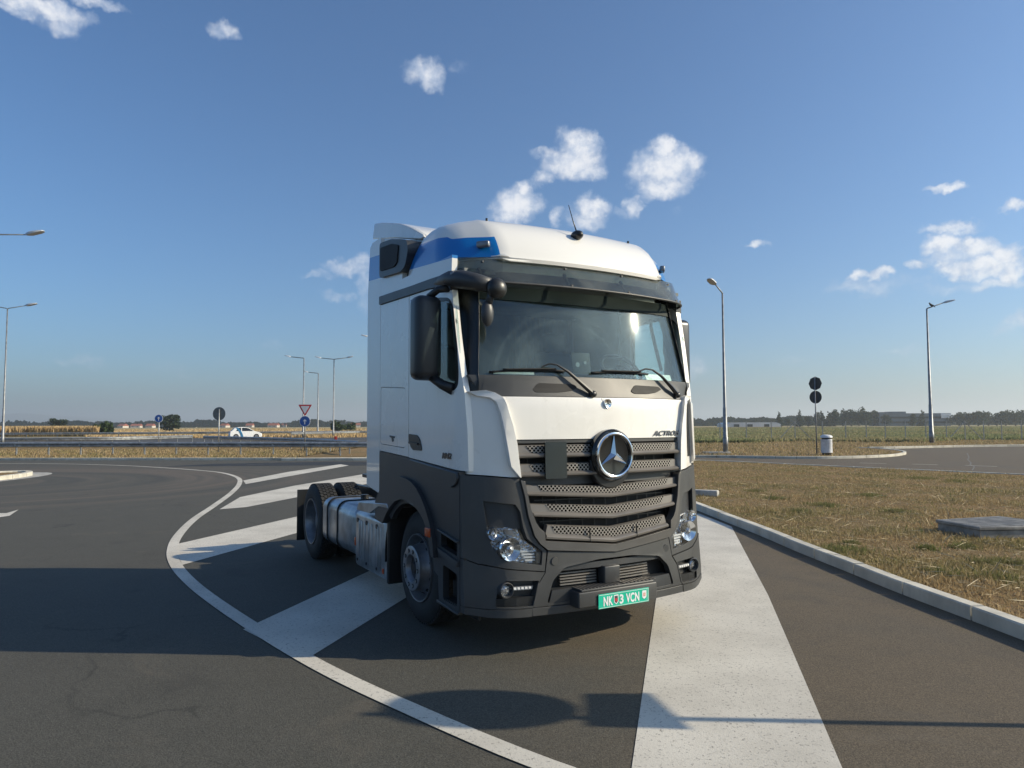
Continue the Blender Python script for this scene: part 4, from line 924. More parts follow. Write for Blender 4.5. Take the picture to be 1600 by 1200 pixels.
b = MB().rbox((.05, 1.33, 1.35), (.7, .16, .7), .04); b.tube([(-.25, 1.3, 1.6), (-.3, 1.5, 1.2), (-.1, 1.7, 1.0)], .02); b.tube([(.2, 1.3, 1.6), (.1, 1.55, 1.25), (.15, 1.75, 1.0)], .02); b.build('air_tank', M['black'], T, 40)
# tank
def round_box(y0, y1, x0, x1, z0, z1, r=.13, n=6, end=.05):
    def ring(y, k):
        pts = []
        for cx, cz, a0 in ((x1-r, z1-r, 0), (x0+r, z1-r, 90), (x0+r, z0+r, 180), (x1-r, z0+r, 270)):
            for i in range(n+1):
                a = rad(a0+90*i/n); pts.append((cx+(r)*math.cos(a)+(-k if math.cos(a) > .01 else k if math.cos(a) < -.01 else 0)*1, y, cz+r*math.sin(a)+(-k if math.sin(a) > .01 else k if math.sin(a) < -.01 else 0)))
        return pts
    return [ring(y0, end), ring(y0+.012, end*.4), ring(y0+.04, 0), ring(y1-.04, 0), ring(y1-.012, end*.4), ring(y1, end)]
tk = MB().loft(round_box(1.80, 3.14, -1.20, -.56, .31, .88)).build('fuel_tank', M['alu'], T, 40, recalc=True)
b = MB()
for y in (2.43, 2.86):
    R = round_box(y-.02, y+.02, -1.215, -.545, .295, .895)
    b.loft([R[2][:], [(p[0], y+.022, p[2]) for p in R[3]]])
explode(b.build('tank_strap', M['trim'], tk, 40, recalc=True))
MB().cyl((-.8, 2.65, .88), (-.8, 2.65, .93), .05, n=20).build('filler_cap', M['trim'], tk, 30)
tk2 = MB().loft(round_box(1.2, 3.0, .56, 1.20, .31, .88)).build('fuel_tank', M['alu'], T, 40, recalc=True)
# battery box
bx = MB(); bx.rbox((-.925, 1.24, .55), (.59, .96, .60), .05, 4); bx = bx.build('battery_box', M['alu'], T, 40)
b = MB()
for y in (1.56, 1.48, 1.38, 1.26, 1.16, 1.04, .96, .88): b.rbox((-1.222, y, .545), (.014, .018, .44), .006, 2)
explode(b.build('box_rib', M['alu'], bx, 40))
b = MB()
for y in (1.62, 1.32, 1.0): b.cyl((-1.228, y, .76), (-1.215, y, .76), .024, n=16); b.cyl((-1.228, y, .33), (-1.215, y, .33), .016, n=16)
explode(b.build('box_latch', M['trim'], bx, 30))
b = MB().prism([(1.43, .895), (1.36, .985), (.50, 1.045), (.47, 1.00), (.74, .99), (.98, .90)], lambda y, z, d: (d, y, z), -1.30, -.6, 0); b.build('box_cover', M['alu'], T, 30, .008)
MB().rbox((-1.0, .66, .62), (.46, .05, .76), .015).build('front_mudflap', M['trim'], T, 30)
MB().rbox((-1.225, .80, .34), (.01, .035, .05), .003).build('side_reflector', M['orange'], T, 30)
MB().rbox((-1.19, 1.78, .50), (.02, .05, .09), .004).build('side_reflector', M['orange'], T, 30)
for s in (-1, 1):
    MB().rbox((s*.92, 4.36, .52), (.62, .02, .72), .006).build('rear_mudflap', M['trim'], T, 30)
MB().box((0, 4.5, .78), (2.3, .06, .16)).build('rear_crossbar', M['trim'], T, 0)

# ================================================================== SURROUNDINGS
M['asphalt_seal'] = simple('crack_seal', (.16, .155, .145), .8, var=.2)
def sheet(name, pts, z, mat, kind='structure'):
    m = MB(); vs = [(p[0], p[1]) for p in pts]
    b = bmesh.new(); loops = [[Vector((x, y, 0)) for x, y in vs]]
    V = [b.verts.new((x, y, z)) for x, y in vs]
    for tri in tessellate_polygon(loops):
        try: b.faces.new([V[i] for i in tri])
        except Exception: pass
    bmesh.ops.recalc_face_normals(b, faces=b.faces[:])
    if sum(f.normal.z*f.calc_area() for f in b.faces) < 0: bmesh.ops.reverse_faces(b, faces=b.faces[:])
    me = bpy.data.meshes.new(name); b.to_mesh(me); b.free(); me.materials.append(mat)
    o = bpy.data.objects.new(name, me); COL.objects.link(o)
    if kind: o['kind'] = kind
    m.b.free(); return o
def smoothline(pts, step=.25):
    """Catmull-Rom through 2D points"""
    P = [Vector((p[0], p[1])) for p in pts]; out = []
    for i in range(len(P)-1):
        p0 = P[i-1] if i else P[0]*2-P[1]; p1 = P[i]; p2 = P[i+1]; p3 = P[i+2] if i+2 < len(P) else P[-1]*2-P[-2]
        n = max(1, int((p2-p1).length/step))
        for k in range(n):
            t = k/n; out.append(.5*((2*p1)+(p2-p0)*t+(2*p0-5*p1+4*p2-p3)*t*t+(3*p1-p0-3*p2+p3)*t**3))
    out.append(P[-1]); return out
def resample(pts, step):
    out = [pts[0]]; acc = 0
    for a, b_ in zip(pts, pts[1:]):
        L = (b_-a).length; d = step-acc
        while d <= L: out.append(a+(b_-a)*(d/L)); d += step
        acc = (acc+L) % step if L else acc
    return out
def offset_line(pts, d):
    out = []
    for i, p in enumerate(pts):
        t = (pts[min(i+1, len(pts)-1)]-pts[max(i-1, 0)]).normalized(); out.append(p+Vector((-t.y, t.x))*d)
    return out
def line_mark(name, pts, w, z, mat, dash=None):
    A = offset_line(pts, w/2); B = offset_line(pts, -w/2); v = []; f = []
    for a, b_ in zip(A, B): v += [(a.x, a.y, z), (b_.x, b_.y, z)]
    for i in range(len(pts)-1): f.append((2*i, 2*i+2, 2*i+3, 2*i+1))
    o = raw(name, v, f, mat); o.data.update()
    if o.data.polygons[0].normal.z < 0: o.data.flip_normals()
    o['kind'] = 'structure'; return o
def kerb(pts, w, h, side_, z0=0.0, stone=1.0, name='kerb'):
    """row of kerb stones along pts (road side edge), thickness grows to side_ (+1 left of travel)"""
    P = resample(pts, .25); n = int(stone/.25); b = bmesh.new()
    for i in range(0, len(P)-1, n):
        seg = P[i:i+n+1]
        if len(seg) < 2: continue
        d0 = (seg[1]-seg[0]).normalized(); seg = [seg[0]+d0*.012]+seg[1:-1]+[seg[-1]-(seg[-1]-seg[-2]).normalized()*.012]
        O = offset_line(seg, w*side_); dz = random.uniform(-.003, .004); ch = .014; rings = []
        for p, q in zip(seg, O):
            u = (q-p).normalized(); s_ = random.uniform(-.001, .001)
            rings.append([(p.x, p.y, z0-.04), (p.x, p.y, z0+h-ch+dz), (p.x+u.x*ch, p.y+u.y*ch, z0+h+dz), (q.x-u.x*ch, q.y-u.y*ch, z0+h+dz), (q.x, q.y, z0+h-ch+dz), (q.x, q.y, z0-.04)])
        R = [[b.verts.new(c) for c in r] for r in rings]
        for A, B in zip(R, R[1:]):
            for k in range(6): b.faces.new((A[k], A[(k+1) % 6], B[(k+1) % 6], B[k]))
        b.faces.new(R[0]); b.faces.new(R[-1][::-1])
    bmesh.ops.recalc_face_normals(b, faces=b.faces[:])
    me = bpy.data.meshes.new(name); b.to_mesh(me); b.free(); me.materials.append(M['kerb'])
    o = bpy.data.objects.new(name, me); COL.objects.link(o); o['kind'] = 'structure'; return o
M['kerb'] = simple('kerb_concrete', (.58, .545, .46), .85, var=.10, vs=2.2, bump=.6, bs=60, dirt=.30, dcol=(.22, .19, .14), island=.20)
def g2(u, v, z=0): p = G(u, v, z); return Vector((p.x, p.y))

# ground, asphalt
sheet('ground', [(-6000, -300), (6000, -300), (6000, 9000), (-6000, 9000)], -.06, M['field'])
sheet('asphalt', [(-160, -60), (160, -60), (160, 75), (-160, 75)], 0.0, M['asphalt'])
# gore line (long curve) and hatch bars
gore = smoothline([g2(*p) for p in [(1010, 1252), (855, 1198), (740, 1152), (640, 1108), (550, 1067), (475, 1028), (400, 983), (340, 943), (300, 912), (276, 885), (269, 862), (278, 838), (303, 812), (335, 790), (362, 770), (374, 756), (372, 747), (352, 740), (322, 736), (262, 731.5), (190, 727.5), (100, 725), (0, 724.5), (-160, 725)]], .2)
line_mark('edge_line', gore, .145, .007, M['roadpaint'])
def bar(quad, name='hatch_bar'):
    q = [g2(*p) for p in quad]; return sheet(name, [(p.x, p.y) for p in q], .004, M['roadpaint'])
def bar_w(a, b_, c, d): return sheet('hatch_bar', [a, b_, c, d], .004, M['roadpaint'])
# first bar, runs under the truck
a, b_ = g2(380, 984), g2(475, 1033); dv = Vector((.245, 1.0)).normalized()
def ext(p, L): return p+dv*L
bar_w(a, b_, ext(b_, 9.5), ext(a, 10.0))
a, b_ = g2(290, 857), g2(285, 883); bar_w(b_, ext(b_, 11.0), ext(b_, 11.5)+Vector((-.98, .24)), b_+Vector((-.86, 1.55)))
bar([(343, 796), (385, 792.5), (480, 774), (585, 754), (660, 739), (640, 731), (575, 740), (460, 759), (375, 777)])
bar([(380, 751), (384, 756.5), (450, 744.5), (545, 727.5), (532, 725.5), (450, 737.5)])
rb = [g2(985, 1215), g2(1322, 1215), g2(1236, 1013), g2(1200, 930), g2(1143, 823), g2(1093, 803), g2(1040, 803), g2(1026, 930)]
sheet('hatch_bar', [(p.x, p.y) for p in rb], .004, M['roadpaint'])
# turn arrow, cut by the frame
sheet('arrow_marking', [tuple(g2(*p)) for p in [(-60, 795), (0, 802), (10, 802), (29, 796.5), (15, 806), (-5, 809), (-60, 812)]], .004, M['roadpaint'])
sheet('dark_asphalt_band', [tuple(g2(*p)) for p in [(248, 729.5), (300, 728.6), (420, 728), (500, 727), (560, 727.5), (640, 727), (640, 721.5), (520, 721.5), (420, 723), (330, 725)]], .003, M['dark_asphalt_band'])  # darker bluish band lying on the far asphalt

# near island on the right
kl = smoothline([g2(*p) for p in [(2100, 1230), (1800, 1080), (1600, 1001), (1500, 963), (1400, 925), (1320, 892), (1250, 864), (1190, 838), (1140, 818), (1093, 799)]]+[Vector((3.75, 17.5)), Vector((3.5, 21)), Vector((3.6, 25)), Vector((4.6, 29)), Vector((6.6, 31.8))]+[g2(*p) for p in [(1095, 723.0), (1200, 727.5), (1340, 734.5), (1450, 739.5), (1600, 746.5), (1800, 756)]], .25)
kerb(kl, .15, .13, -1)
inner = offset_line(kl, -.14)
sheet('grass_island', [(p.x, p.y) for p in inner[::2]]+[(40, 12), (40, -2), (12, 1)], .10, M['drygrass'])
# far verge on the right with its peninsula, and far verge on the left
fr = smoothline([Vector((-12, 37.0)), Vector((-2, 37.2))]+[g2(*p) for p in [(930, 716.5), (1095, 715.0), (1200, 716.5), (1290, 717), (1360, 715.5), (1400, 713), (1416, 710.2)]], .25)
tip = smoothline([g2(1416, 710.2), g2(1414, 707.8), g2(1395, 704.8), g2(1365, 702.6), g2(1335, 701.6)], .1)
fr2 = smoothline([g2(*p) for p in [(1335, 701.6), (1365, 701.4), (1400, 701.0), (1500, 698.8), (1600, 697.6), (1750, 696.5), (1950, 695)]], .25)
kerb(fr+tip[1:], .18, .13, 1); kerb(fr2[4:], .22, .15, 1)
sheet('far_verge', [(p.x, p.y) for p in fr[::4]+tip[1::3]+fr2[1::4]]+[(160, 62), (160, 400), (-12, 400)], .10, M['drygrass'])
fl = smoothline([g2(*p) for p in [(-900, 718), (-400, 720), (0, 719.4), (300, 719.2), (575, 719.2)]]+[Vector((-12, 37.0))], .5)
kerb(fl, .16, .13, 1)
sheet('left_verge', [(p.x, p.y) for p in fl[::4]]+[(-12, 68), (-160, 68), (-160, 37)], .10, M['drygrass'])
# highway behind
sheet('highway', [(-700, 66), (-12, 68), (10, 75), (10, 99), (-700, 99)], .12, M['asphalt_road'])
for yy, w in ((68.4, .2), (97.5, .2)): line_mark('edge_line', [Vector((-300, yy)), Vector((0, yy+1.5))], w, .126, M['roadpaint'])
b = MB()
for k in range(26): b.box((-120+k*6.0, 80+.0*k, .125), (3.0, .18, .004))
b.build('lane_dashes', M['roadpaint'], None, 0)['kind'] = 'structure'
b = MB()  # row of flat white blocks beside the guard rail
for k, (u, v) in enumerate([(352, 689), (366, 689.5), (380, 690), (393, 690.5), (408, 691), (424, 691.5), (441, 692)]):
    p = G(u, v); b.box((p.x, p.y, .108), (.9, 1.6, .006))
b.build('white_blocks', M['roadpaint'], None, 0)['kind'] = 'structure'
# road dashes on the right
for (u0, v0, u1, v1) in ((1343, 723.4, 1385, 724.6), (1425, 725.2, 1465, 726.4), (1508, 727.2, 1558, 729)):
    line_mark('centre_line', [g2(u0, v0), g2(u1, v1)], .12, .004, M['roadpaint'])
line_mark('crack_seal', smoothline([g2(*p) for p in [(1511, 708), (1514, 715), (1512, 718), (1517, 723), (1516, 726), (1522, 729), (1519, 735)]], .2), .05, .003, M['asphalt_seal'])
# left island tip with gutter
c0 = g2(-74, 752); cir = [c0+Vector((math.cos(a)*1.35, math.sin(a)*3.4)) for a in [6.28318*i/64 for i in range(65)]]
sheet('gutter', [tuple(c0+(p-c0)*1.28) for p in cir[:-1]], .005, M['concrete'])
kerb(cir, .22, .14, 1, name='kerb'); sheet('island_soil', [tuple(c0+(p-c0)*.86) for p in cir[:-1]], .10, M['drygrass'])

# ---- scattered grass -------------------------------------------------
def pip(poly, X, Y):
    px = np.array([p[0] for p in poly]); py = np.array([p[1] for p in poly]); inside = np.zeros(len(X), bool); j = len(poly)-1
    for i in range(len(poly)):
        c = ((py[i] > Y) != (py[j] > Y)) & (X < (px[j]-px[i])*(Y-py[i])/((py[j]-py[i])+1e-12)+px[i]); inside ^= c; j = i
    return inside
def blades(name, X, Y, z, h, w, mat, lean=.6, flat=0.0):
    n = len(X); a = np.random.rand(n)*6.283; H = h*(.4+np.random.rand(n)); L = H*lean*np.random.rand(n); la = np.random.rand(n)*6.283
    if flat:
        fl_ = np.random.rand(n) < flat; L = np.where(fl_, H*1.6, L); H = np.where(fl_, H*.22, H)
    Wd = w*(.5+np.random.rand(n)); V = np.empty((n, 4, 3)); zz = np.full(n, z) if np.isscalar(z) else z
    dx, dy = np.cos(a)*Wd, np.sin(a)*Wd; lx, ly = np.cos(la)*L, np.sin(la)*L
    V[:, 0] = np.stack([X-dx, Y-dy, zz], 1); V[:, 1] = np.stack([X+dx, Y+dy, zz], 1)
    V[:, 2] = np.stack([X+dx*.55+lx*.5, Y+dy*.55+ly*.5, zz+H*.62], 1); V[:, 3] = np.stack([X+lx, Y+ly, zz+H], 1)
    V = V.reshape(-1, 3); F = np.arange(n*4).reshape(n, 4)
    me = bpy.data.meshes.new(name); me.vertices.add(len(V)); me.vertices.foreach_set('co', V.ravel()); me.loops.add(n*4); me.loops.foreach_set('vertex_index', F.ravel())
    me.polygons.add(n); me.polygons.foreach_set('loop_start', np.arange(n)*4); me.polygons.foreach_set('loop_total', np.full(n, 4)); me.materials.append(mat); me.update(); me.validate()
    o = bpy.data.objects.new(name, me); COL.objects.link(o); o['kind'] = 'stuff'; return o
isl = [(p.x, p.y) for p in offset_line(kl, -.17)[::2]]+[(40, 12), (40, -2), (12, 1)]
X = np.random.rand(420000)**1.0; Y = 4.5+30*np.random.rand(420000)**1.7; X = 3.5+X*(Y*.78)
m_ = pip(isl, X, Y); X, Y = X[m_], Y[m_]
# patchy density
key = np.sin(X*1.9+np.sin(Y*1.3)*2)+np.sin(Y*2.1+X*.7)+np.random.rand(len(X))*2.6; k_ = key > .2; X, Y = X[k_], Y[k_]
hh = .030*(1+.8*np.clip(key[k_]-2.2, 0, 2))
blades('dry_grass', X, Y, .10, hh, .0045+.00035*Y, M['blades'], .9, .45)
# green tufts
gx, gy = [], []
for u, v, r in [(1318, 861, .34), (1300, 872, .2), (1448, 858, .16), (1330, 850, .12), (1508, 856, .22), (1560, 905, .26), (1540, 880, .2), (1210, 780, .3), (1290, 790, .35), (1180, 768, .3), (1360, 775, .35), (1400, 800, .25), (1470, 895, .25), (1250, 800, .25), (1500, 752, .5), (1440, 748, .5), (1580, 880, .2)]:
    p = g2(u, v, .1); n = int(900*r)+120; gx += list(p.x+np.random.randn(n)*r*.45); gy += list(p.y+np.random.randn(n)*r*.45)
M['green'] = blade_mat('green_tuft', ((.15, .17, .06), (.19, .18, .075), (.26, .22, .11)), 2)
gx, gy = np.array(gx), np.array(gy); m_ = pip(isl, gx, gy)
blades('green_tufts', gx[m_], gy[m_], .10, .06, .006, M['green'], .8)
# growth leaning over the kerb stones, and taller weeds
kk = [p for p in offset_line(kl, -.16)]; kx = np.array([(p.x, p.y) for p in kk if 4 < p.y < 26]); ii = np.random.randint(0, len(kx), 5200)
X = kx[ii, 0]+np.abs(np.random.randn(5200))*.05-.015; Y = kx[ii, 1]+np.random.rand(5200)*.25
k_ = (np.sin(Y*5.1)+np.sin(Y*2.3+1)) > .1; blades('kerb_grass', X[k_], Y[k_], .10, .055, .006, M['blades'], 1.1, .3)
n = 1500; Y = 6+20*np.random.rand(n)**1.4; X = 3.8+np.random.rand(n)*Y*.8; k_ = (np.sin(X*1.7)*np.sin(Y*1.3+2) > .45) & pip(isl, X, Y)
blades('weeds', X[k_], Y[k_], .10, .15, .006, M['green'], .8)
# straws
n = 2600; Y = 5+16*np.random.rand(n)**1.5; X = 3.6+np.random.rand(n)*Y*.75; m_ = pip(isl, X, Y)
blades('straw', X[m_], Y[m_], .13, .16, .0035, simple('straw', (.52, .42, .26), .7, var=.1), 1.0, .95)
# verge beyond kerb, left (under the rail)
n = 60000; X = -75+85*np.random.rand(n); Y = 37.6+14*np.random.rand(n)**1.5
lv_ = [(p.x, p.y+.3) for p in fl[::4]]+[(-12, 68), (-160, 68), (-160, 37)]; m_ = pip(lv_, X, Y)
blades('dry_grass', X[m_], Y[m_], .10, .12, .018, M['blades'], .8)
# right far verge: short dry near, tall greenish behind
fv = [(p.x, p.y) for p in offset_line(fr, .3)[::4]]+[(p.x, p.y+.6) for p in fr2[1::4]]+[(160, 62), (160, 400), (-12, 400)]
n = 70000; X = -8+110*np.random.rand(n); Y = 37+45*np.random.rand(n); m_ = pip(fv, X, Y)
blades('dry_grass', X[m_], Y[m_], .10, .12, .03, M['blades'], .8)
n = 170000; Y = 64+240*np.random.rand(n)**1.8; X = (Y*.15)-10+np.random.rand(n)*Y*1.0
edge = 58+10*(X/40.0).clip(0, 1)+3*np.sin(X*.3); m_ = Y > edge
blades('tall_grass', X[m_], Y[m_], .05, .34, .09+.0009*Y[m_], M['tallgrass'], .5)
# corn field on the left
n = 110000; Y = 132+150*np.random.rand(n)**1.6; X = -.78*Y+np.random.rand(n)*Y*.30; m_ = (X < -.598*Y+2*np.sin(Y*.2))
blades('dry_corn', X[m_], Y[m_], 0.0, 1.45, .16+.0009*Y[m_], M['corn'], .35)
n = 40000; Y = 100+300*np.random.rand(n)**1.5; X = -.6*Y+np.random.rand(n)*Y*.62
blades('dry_stubble', X, Y, .0, .45, .14, M['corn'], .5)

# ---- guard rails ------------------------------------------------------
def rail(label, pts, z0=.10, post=2.0, flip=1, group=None, h=.80, mat='galv'):
    P = [Vector(p) for p in pts]; P = smoothline(P, 1.0)
    r = empty('guard_rail', (P[0].x, P[0].y, z0), 0, label, 'guard rail', group); o0 = Vector((P[0].x, P[0].y, z0))
    prof = [(0, -.155), (.03, -.14), (.083, -.10), (.083, -.055), (.03, -.02), (.0, 0), (.03, .02), (.083, .055), (.083, .10), (.03, .14), (0, .155)]
    A = P; rings = []
    for i, p in enumerate(A):
        t = (A[min(i+1, len(A)-1)]-A[max(i-1, 0)]).normalized(); nrm = Vector((t.y, -t.x))*flip
        rings.append([(p.x+nrm.x*a-o0.x, p.y+nrm.y*a-o0.y, h-.155+c) for a, c in prof]+[(p.x+nrm.x*(a-.008)-o0.x, p.y+nrm.y*(a-.008)-o0.y, h-.155+c) for a, c in prof[::-1]])
    MB().loft(rings).build('rail_beam', M[mat], r, 30, recalc=True)
    pm_ = None
    for i, p in enumerate(resample(P, post)):
        q = Vector((p.x-o0.x, p.y-o0.y, 0))
        if pm_ is None:
            pm_ = MB(); pm_.box((0, .10, h/2-.04), (.055, .10, h)); pm_.box((0, .0, h-.155), (.10, .12, .12)); pm_ = pm_.build('rail_post', M[mat], r, 0); pm_.location = q; first = pm_
        else:
            c = first.copy(); COL.objects.link(c); c.parent = r; c.location = q
    return r
gr = 'guard rails beside the highway'
rail('long grey guard rail behind the near left kerb, its face in shade', [g2(-420, 714.8), g2(-100, 714.4), g2(150, 714.2), g2(330, 714.6), g2(575, 715.5), g2(660, 716)], .08, 2.0, 1, gr)
rail('pale sunlit guard rail just above the near one, ending left of the grey sign back', [g2(-300, 702), g2(0, 700.5), g2(140, 699.3), g2(230, 697), g2(300, 694)], .10, 2.4, 1, gr)
rail('guard rail starting behind the grey sign back and curving towards the truck', [g2(318, 696), g2(400, 700), g2(480, 705), g2(530, 710), g2(560, 713.5)], .10, 2.0, 1, gr)
rail('far pale guard rail along the field side of the highway', [(-260, 93), (-150, 96), (-70, 99.5), (-20, 112), (5, 125)], .10, 4.0, 1, gr, .85)
rail('guard rail curving away right of the give way sign towards the cab', [g2(455, 686), g2(500, 684.5), g2(545, 683.0), g2(620, 682)], .10, 3.0, 1, gr)
rp_ = G(530, 699); mk = empty('marker_post', (rp_.x, rp_.y-1.2, .1), 0, 'small red reflector post standing on the guard rail left of the cab', 'marker post')
MB().rbox((0, 0, .62), (.22, .06, .42), .01).build('reflector_head', M['red'], mk, 30); MB().box((0, .02, .2), (.06, .04, .45)).build('stake', M['galv'], mk, 0)

# ---- street lamps -----------------------------------------------------
M['lamphead'] = simple('lamp_head_grey', (.50, .52, .54), .45, var=.05)
def lamp_head(parent, p, d, L=.95, mat=None):
    """LED head from point p along horizontal direction d (unit), tilted slightly up"""
    p = Vector(p); d = Vector((d[0], d[1], .22)).normalized(); s_ = Vector((-d.y, d.x, 0)).normalized(); up = d.cross(s_)*-1
    if up.z < 0: up = -up
    rings = []
    for t, w, h in ((0, .05, .04), (.12, .11, .09), (.3, .19, .11), (.75, .20, .08), (.95, .15, .05), (1.0, .06, .02)):
        c = p+d*(t*L); rings.append([tuple(c+s_*a*w+up*b_*h) for a, b_ in ((-1, -.6), (-.9, .4), (-.4, 1), (.4, 1), (.9, .4), (1, -.6))])
    o = MB().loft(rings).build('lamp_head', mat or M['lamphead'], parent, 40, recalc=True)
    return o
def lamp(x, y, H, arms, label, z0=.1, r0=.09, r1=.04, base=False, rise=.35):
    o = empty('street_lamp', (x, y, z0), 0, label, 'street lamp', 'street lamps round the car park and highway')
    MB().tube([(0, 0, 0), (0, 0, .9), (0, 0, .92), (0, 0, H*.28), (0, 0, H*.285), (0, 0, H)], [r0*1.15, r0*1.15, r0, r0*.86, r0*.72, r1], 12).build('pole', M['pole'], o, 50)
    MB().rbox((0, 0, .02), (.36, .36, .04), .006).build('base_plate', M['pole'], o, 30)
    for (dx, dy, L) in arms:
        d = Vector((dx, dy)).normalized()
        MB().tube([(0, 0, H-.05), (d.x*.06, d.y*.06, H+.03), (d.x*L, d.y*L, H+rise*L)], [r1*.9, r1*.85, r1*.7], 8).build('arm', M['pole'], o, 50)
        lamp_head(o, (d.x*L, d.y*L, H+rise*L), d)
    if base: MB().rbox((-.5, .1, -.0), (1.5, .7, .14), .02).build('concrete_footing', M['concrete'], o, 30)
    return o
p = G(1134, 711); lamp(p.x, p.y, 9.35, [(-.62, -.78, 1.0)], 'tall grey street lamp nearest right of the truck, its head pointing left', .12, .13, .05, True)
p = G(1456, 694); lm = lamp(p.x, p.y, 11.6, [(1, -.25, 1.3)], 'grey street lamp at the far right kerb with a bird on its arm', .12, .17, .06)
p = G(474, 684.5); lamp(-.294*100, 100, 11.2, [(-1, .1, 1.9)], 'slim single-arm street lamp right behind the give way sign', .1, .13, .07, rise=.12)
lamp(-.2735*132, 132, 11.4, [(-1, .1, 1.9)], 'farther single-arm street lamp between two taller ones left of the cab', .1, .15, .08, rise=.12)
lamp(-.2515*103, 103, 11.3, [(-1, .1, 1.9), (1, -.1, 1.9)], 'double-arm street lamp standing closest to the left edge of the cab', .1, .12, .07, rise=.12)
lamp(-.716*58, 58, 11.4, [(1, .1, 1.35), (-1, 0, 1.35)], 'street lamp cut by the left picture edge, pole visible from ground to arm', .1, .10, .045, rise=.2)
lamp(-27.1, 36.2, 11.6, [(1, .05, 1.9)], 'street lamp of which only arm and head reach in from the upper left edge', .1, .10, .045, rise=.02)
lamp(-13.2, 76, 11.2, [(-1, .1, 2.2)], 'street lamp hidden behind the cab, only its head showing at the cab rear edge', .1, .10, .05, rise=.02)
# bird on the lamp arm
bx_, by_ = p.x, p.y; p = G(1456, 694)
bd = MB(); q = Vector((p.x+.35, p.y-.09, .12+11.6+.30))
b = MB().ball((0, 0, 0), (.20, .09, .10), 14, 10, Matrix.Rotation(rad(35), 3, 'Y')); b.ball((-.13, 0, .16), (.065, .06, .065), 12, 8); b.cyl((-.17, 0, .16), (-.25, 0, .14), .02, .003, 8)
b.loft([[(-.02, -.05, .05), (.12, -.10, .02), (.34, -.03, -.20), (.10, -.04, -.05)], [(-.02, .05, .05), (.12, .10, .02), (.34, .03, -.20), (.10, .04, -.05)]]); b.bar((0, .02, -.06), (-.01, .02, -.18), .012); b.bar((.0, -.02, -.06), (-.01, -.02, -.18), .012)
bd.b.free(); bo = b.build('bird', M['bird'], None, 50); bo.location = q; tag(bo, 'dark bird perched on the arm of the far right street lamp', 'bird')

# ---- road signs -------------------------------------------------------
def disc(parent, name, c, r, nrm, mat, th=.012, n=36, sc=1.0):
    c = Vector(c); nrm = Vector(nrm).normalized(); return MB().cyl(c-nrm*th/2, c+nrm*th/2, r*sc, n=n).build(name, mat, parent, 30)
def arrow_up(parent, c, h, nrm):
    n = Vector(nrm).normalized(); s_ = Vector((0, 0, 1)).cross(n).normalized(); c = Vector(c)+n*.012
    P = [(-.10, -.95), (.10, -.95), (.10, .25), (.36, -.08), (.44, .10), (0, .70), (-.44, .10), (-.36, -.08), (-.10, .25)]
    return MB().prism(P, lambda a, b_, d: tuple(c+s_*(a*h)+Vector((0, 0, b_*h*.8))+n*d), 0, .004, 0).build('arrow', M['signwhite'], parent, 0)
def post(parent, H, r=.03, mat='pole'): return MB().tube([(0, 0, 0), (0, 0, H)], r, 10).build('post', M[mat], parent, 50)
Y = 53.0; x = (249-800)/FPX*Y; s1 = empty('road_sign', (x, Y, .1), 0, 'round blue ahead-only sign on a slim post above the left guard rails', 'road sign')
post(s1, 2.5, .035, 'galv'); disc(s1, 'sign_face', (0, -.05, 2.27), .30, (.1, -1, 0), M['signwhite']); disc(s1, 'blue_field', (0, -.062, 2.27), .275, (.1, -1, 0), M['signblue'], .006); arrow_up(s1, (0, -.066, 2.27), .21, (.1, -1, 0))
Y = 44.5; x = (342.5-800)/FPX*Y; s2 = empty('road_sign', (x, Y, .1), 0, 'round sign seen from its grey back, on a post left of the white car', 'road sign')
post(s2, 2.75, .035, 'galv'); disc(s2, 'sign_back', (-.02, .05, 2.46), .42, (-.12, -1, 0), M['signgrey']); disc(s2, 'bolt', (.24, .035, 2.35), .04, (0, -1, 0), M['signwhite'], .01, 10)
Y = 47.0; x = (477-800)/FPX*Y; s3 = empty('road_sign', (x, Y, .1), 0, 'red and white give way triangle above a round blue arrow sign, on one post', 'road sign')
post(s3, 3.1, .045, 'galv')
def tri(parent, name, c, w, mat, y):
    P = [(-w/2, w*.29), (w/2, w*.29), (0, -w*.577)]
    return MB().prism(rnd(P, .05), lambda a, b_, d: (c[0]+a, c[1]+y+d, c[2]+b_), 0, .01, 0).build(name, mat, parent, 30)
tri(s3, 'give_way_rim', (0, -.06, 2.82), .90, M['signred'], 0); tri(s3, 'give_way_face', (0, -.075, 2.815), .60, M['signwhite'], 0)
disc(s3, 'sign_rim', (0, -.06, 1.98), .36, (0, -1, 0), M['signwhite']); disc(s3, 'blue_field', (0, -.072, 1.98), .335, (0, -1, 0), M['signblue'], .006); arrow_up(s3, (0, -.076, 1.98), .26, (0, -1, 0))
p = G(1276.5, 713.5); s4 = empty('road_sign', (p.x, p.y, .1), 0, 'octagonal and round signs seen from their dark backs on one post by the bin', 'road sign')
post(s4, 4.25, .035)
nn_ = (-.78, -.62, 0); disc(s4, 'octagon_back', (.03, .03, 3.90), .38, nn_, M['signback'], .012, 8); disc(s4, 'round_back', (.03, .03, 3.15), .35, nn_, M['signback'])
s5 = empty('road_sign', (5.25, 4.22, .1), 0, 'two-plate sign post beside the right kerb, seen only by its shadow', 'road sign')
post(s5, 3.05, .033); disc(s5, 'round_plate', (-.04, .12, 2.67), .32, (1, -.05, 0), M['signback'])
MB().prism([(-.27, .03), (.30, .10), (.28, .32), (-.24, .34)], lambda a, b_, d: (-.04+d, a+.12, 2.0+b_), 0, .012, 0).build('lower_plate', M['signback'], s5, 0)

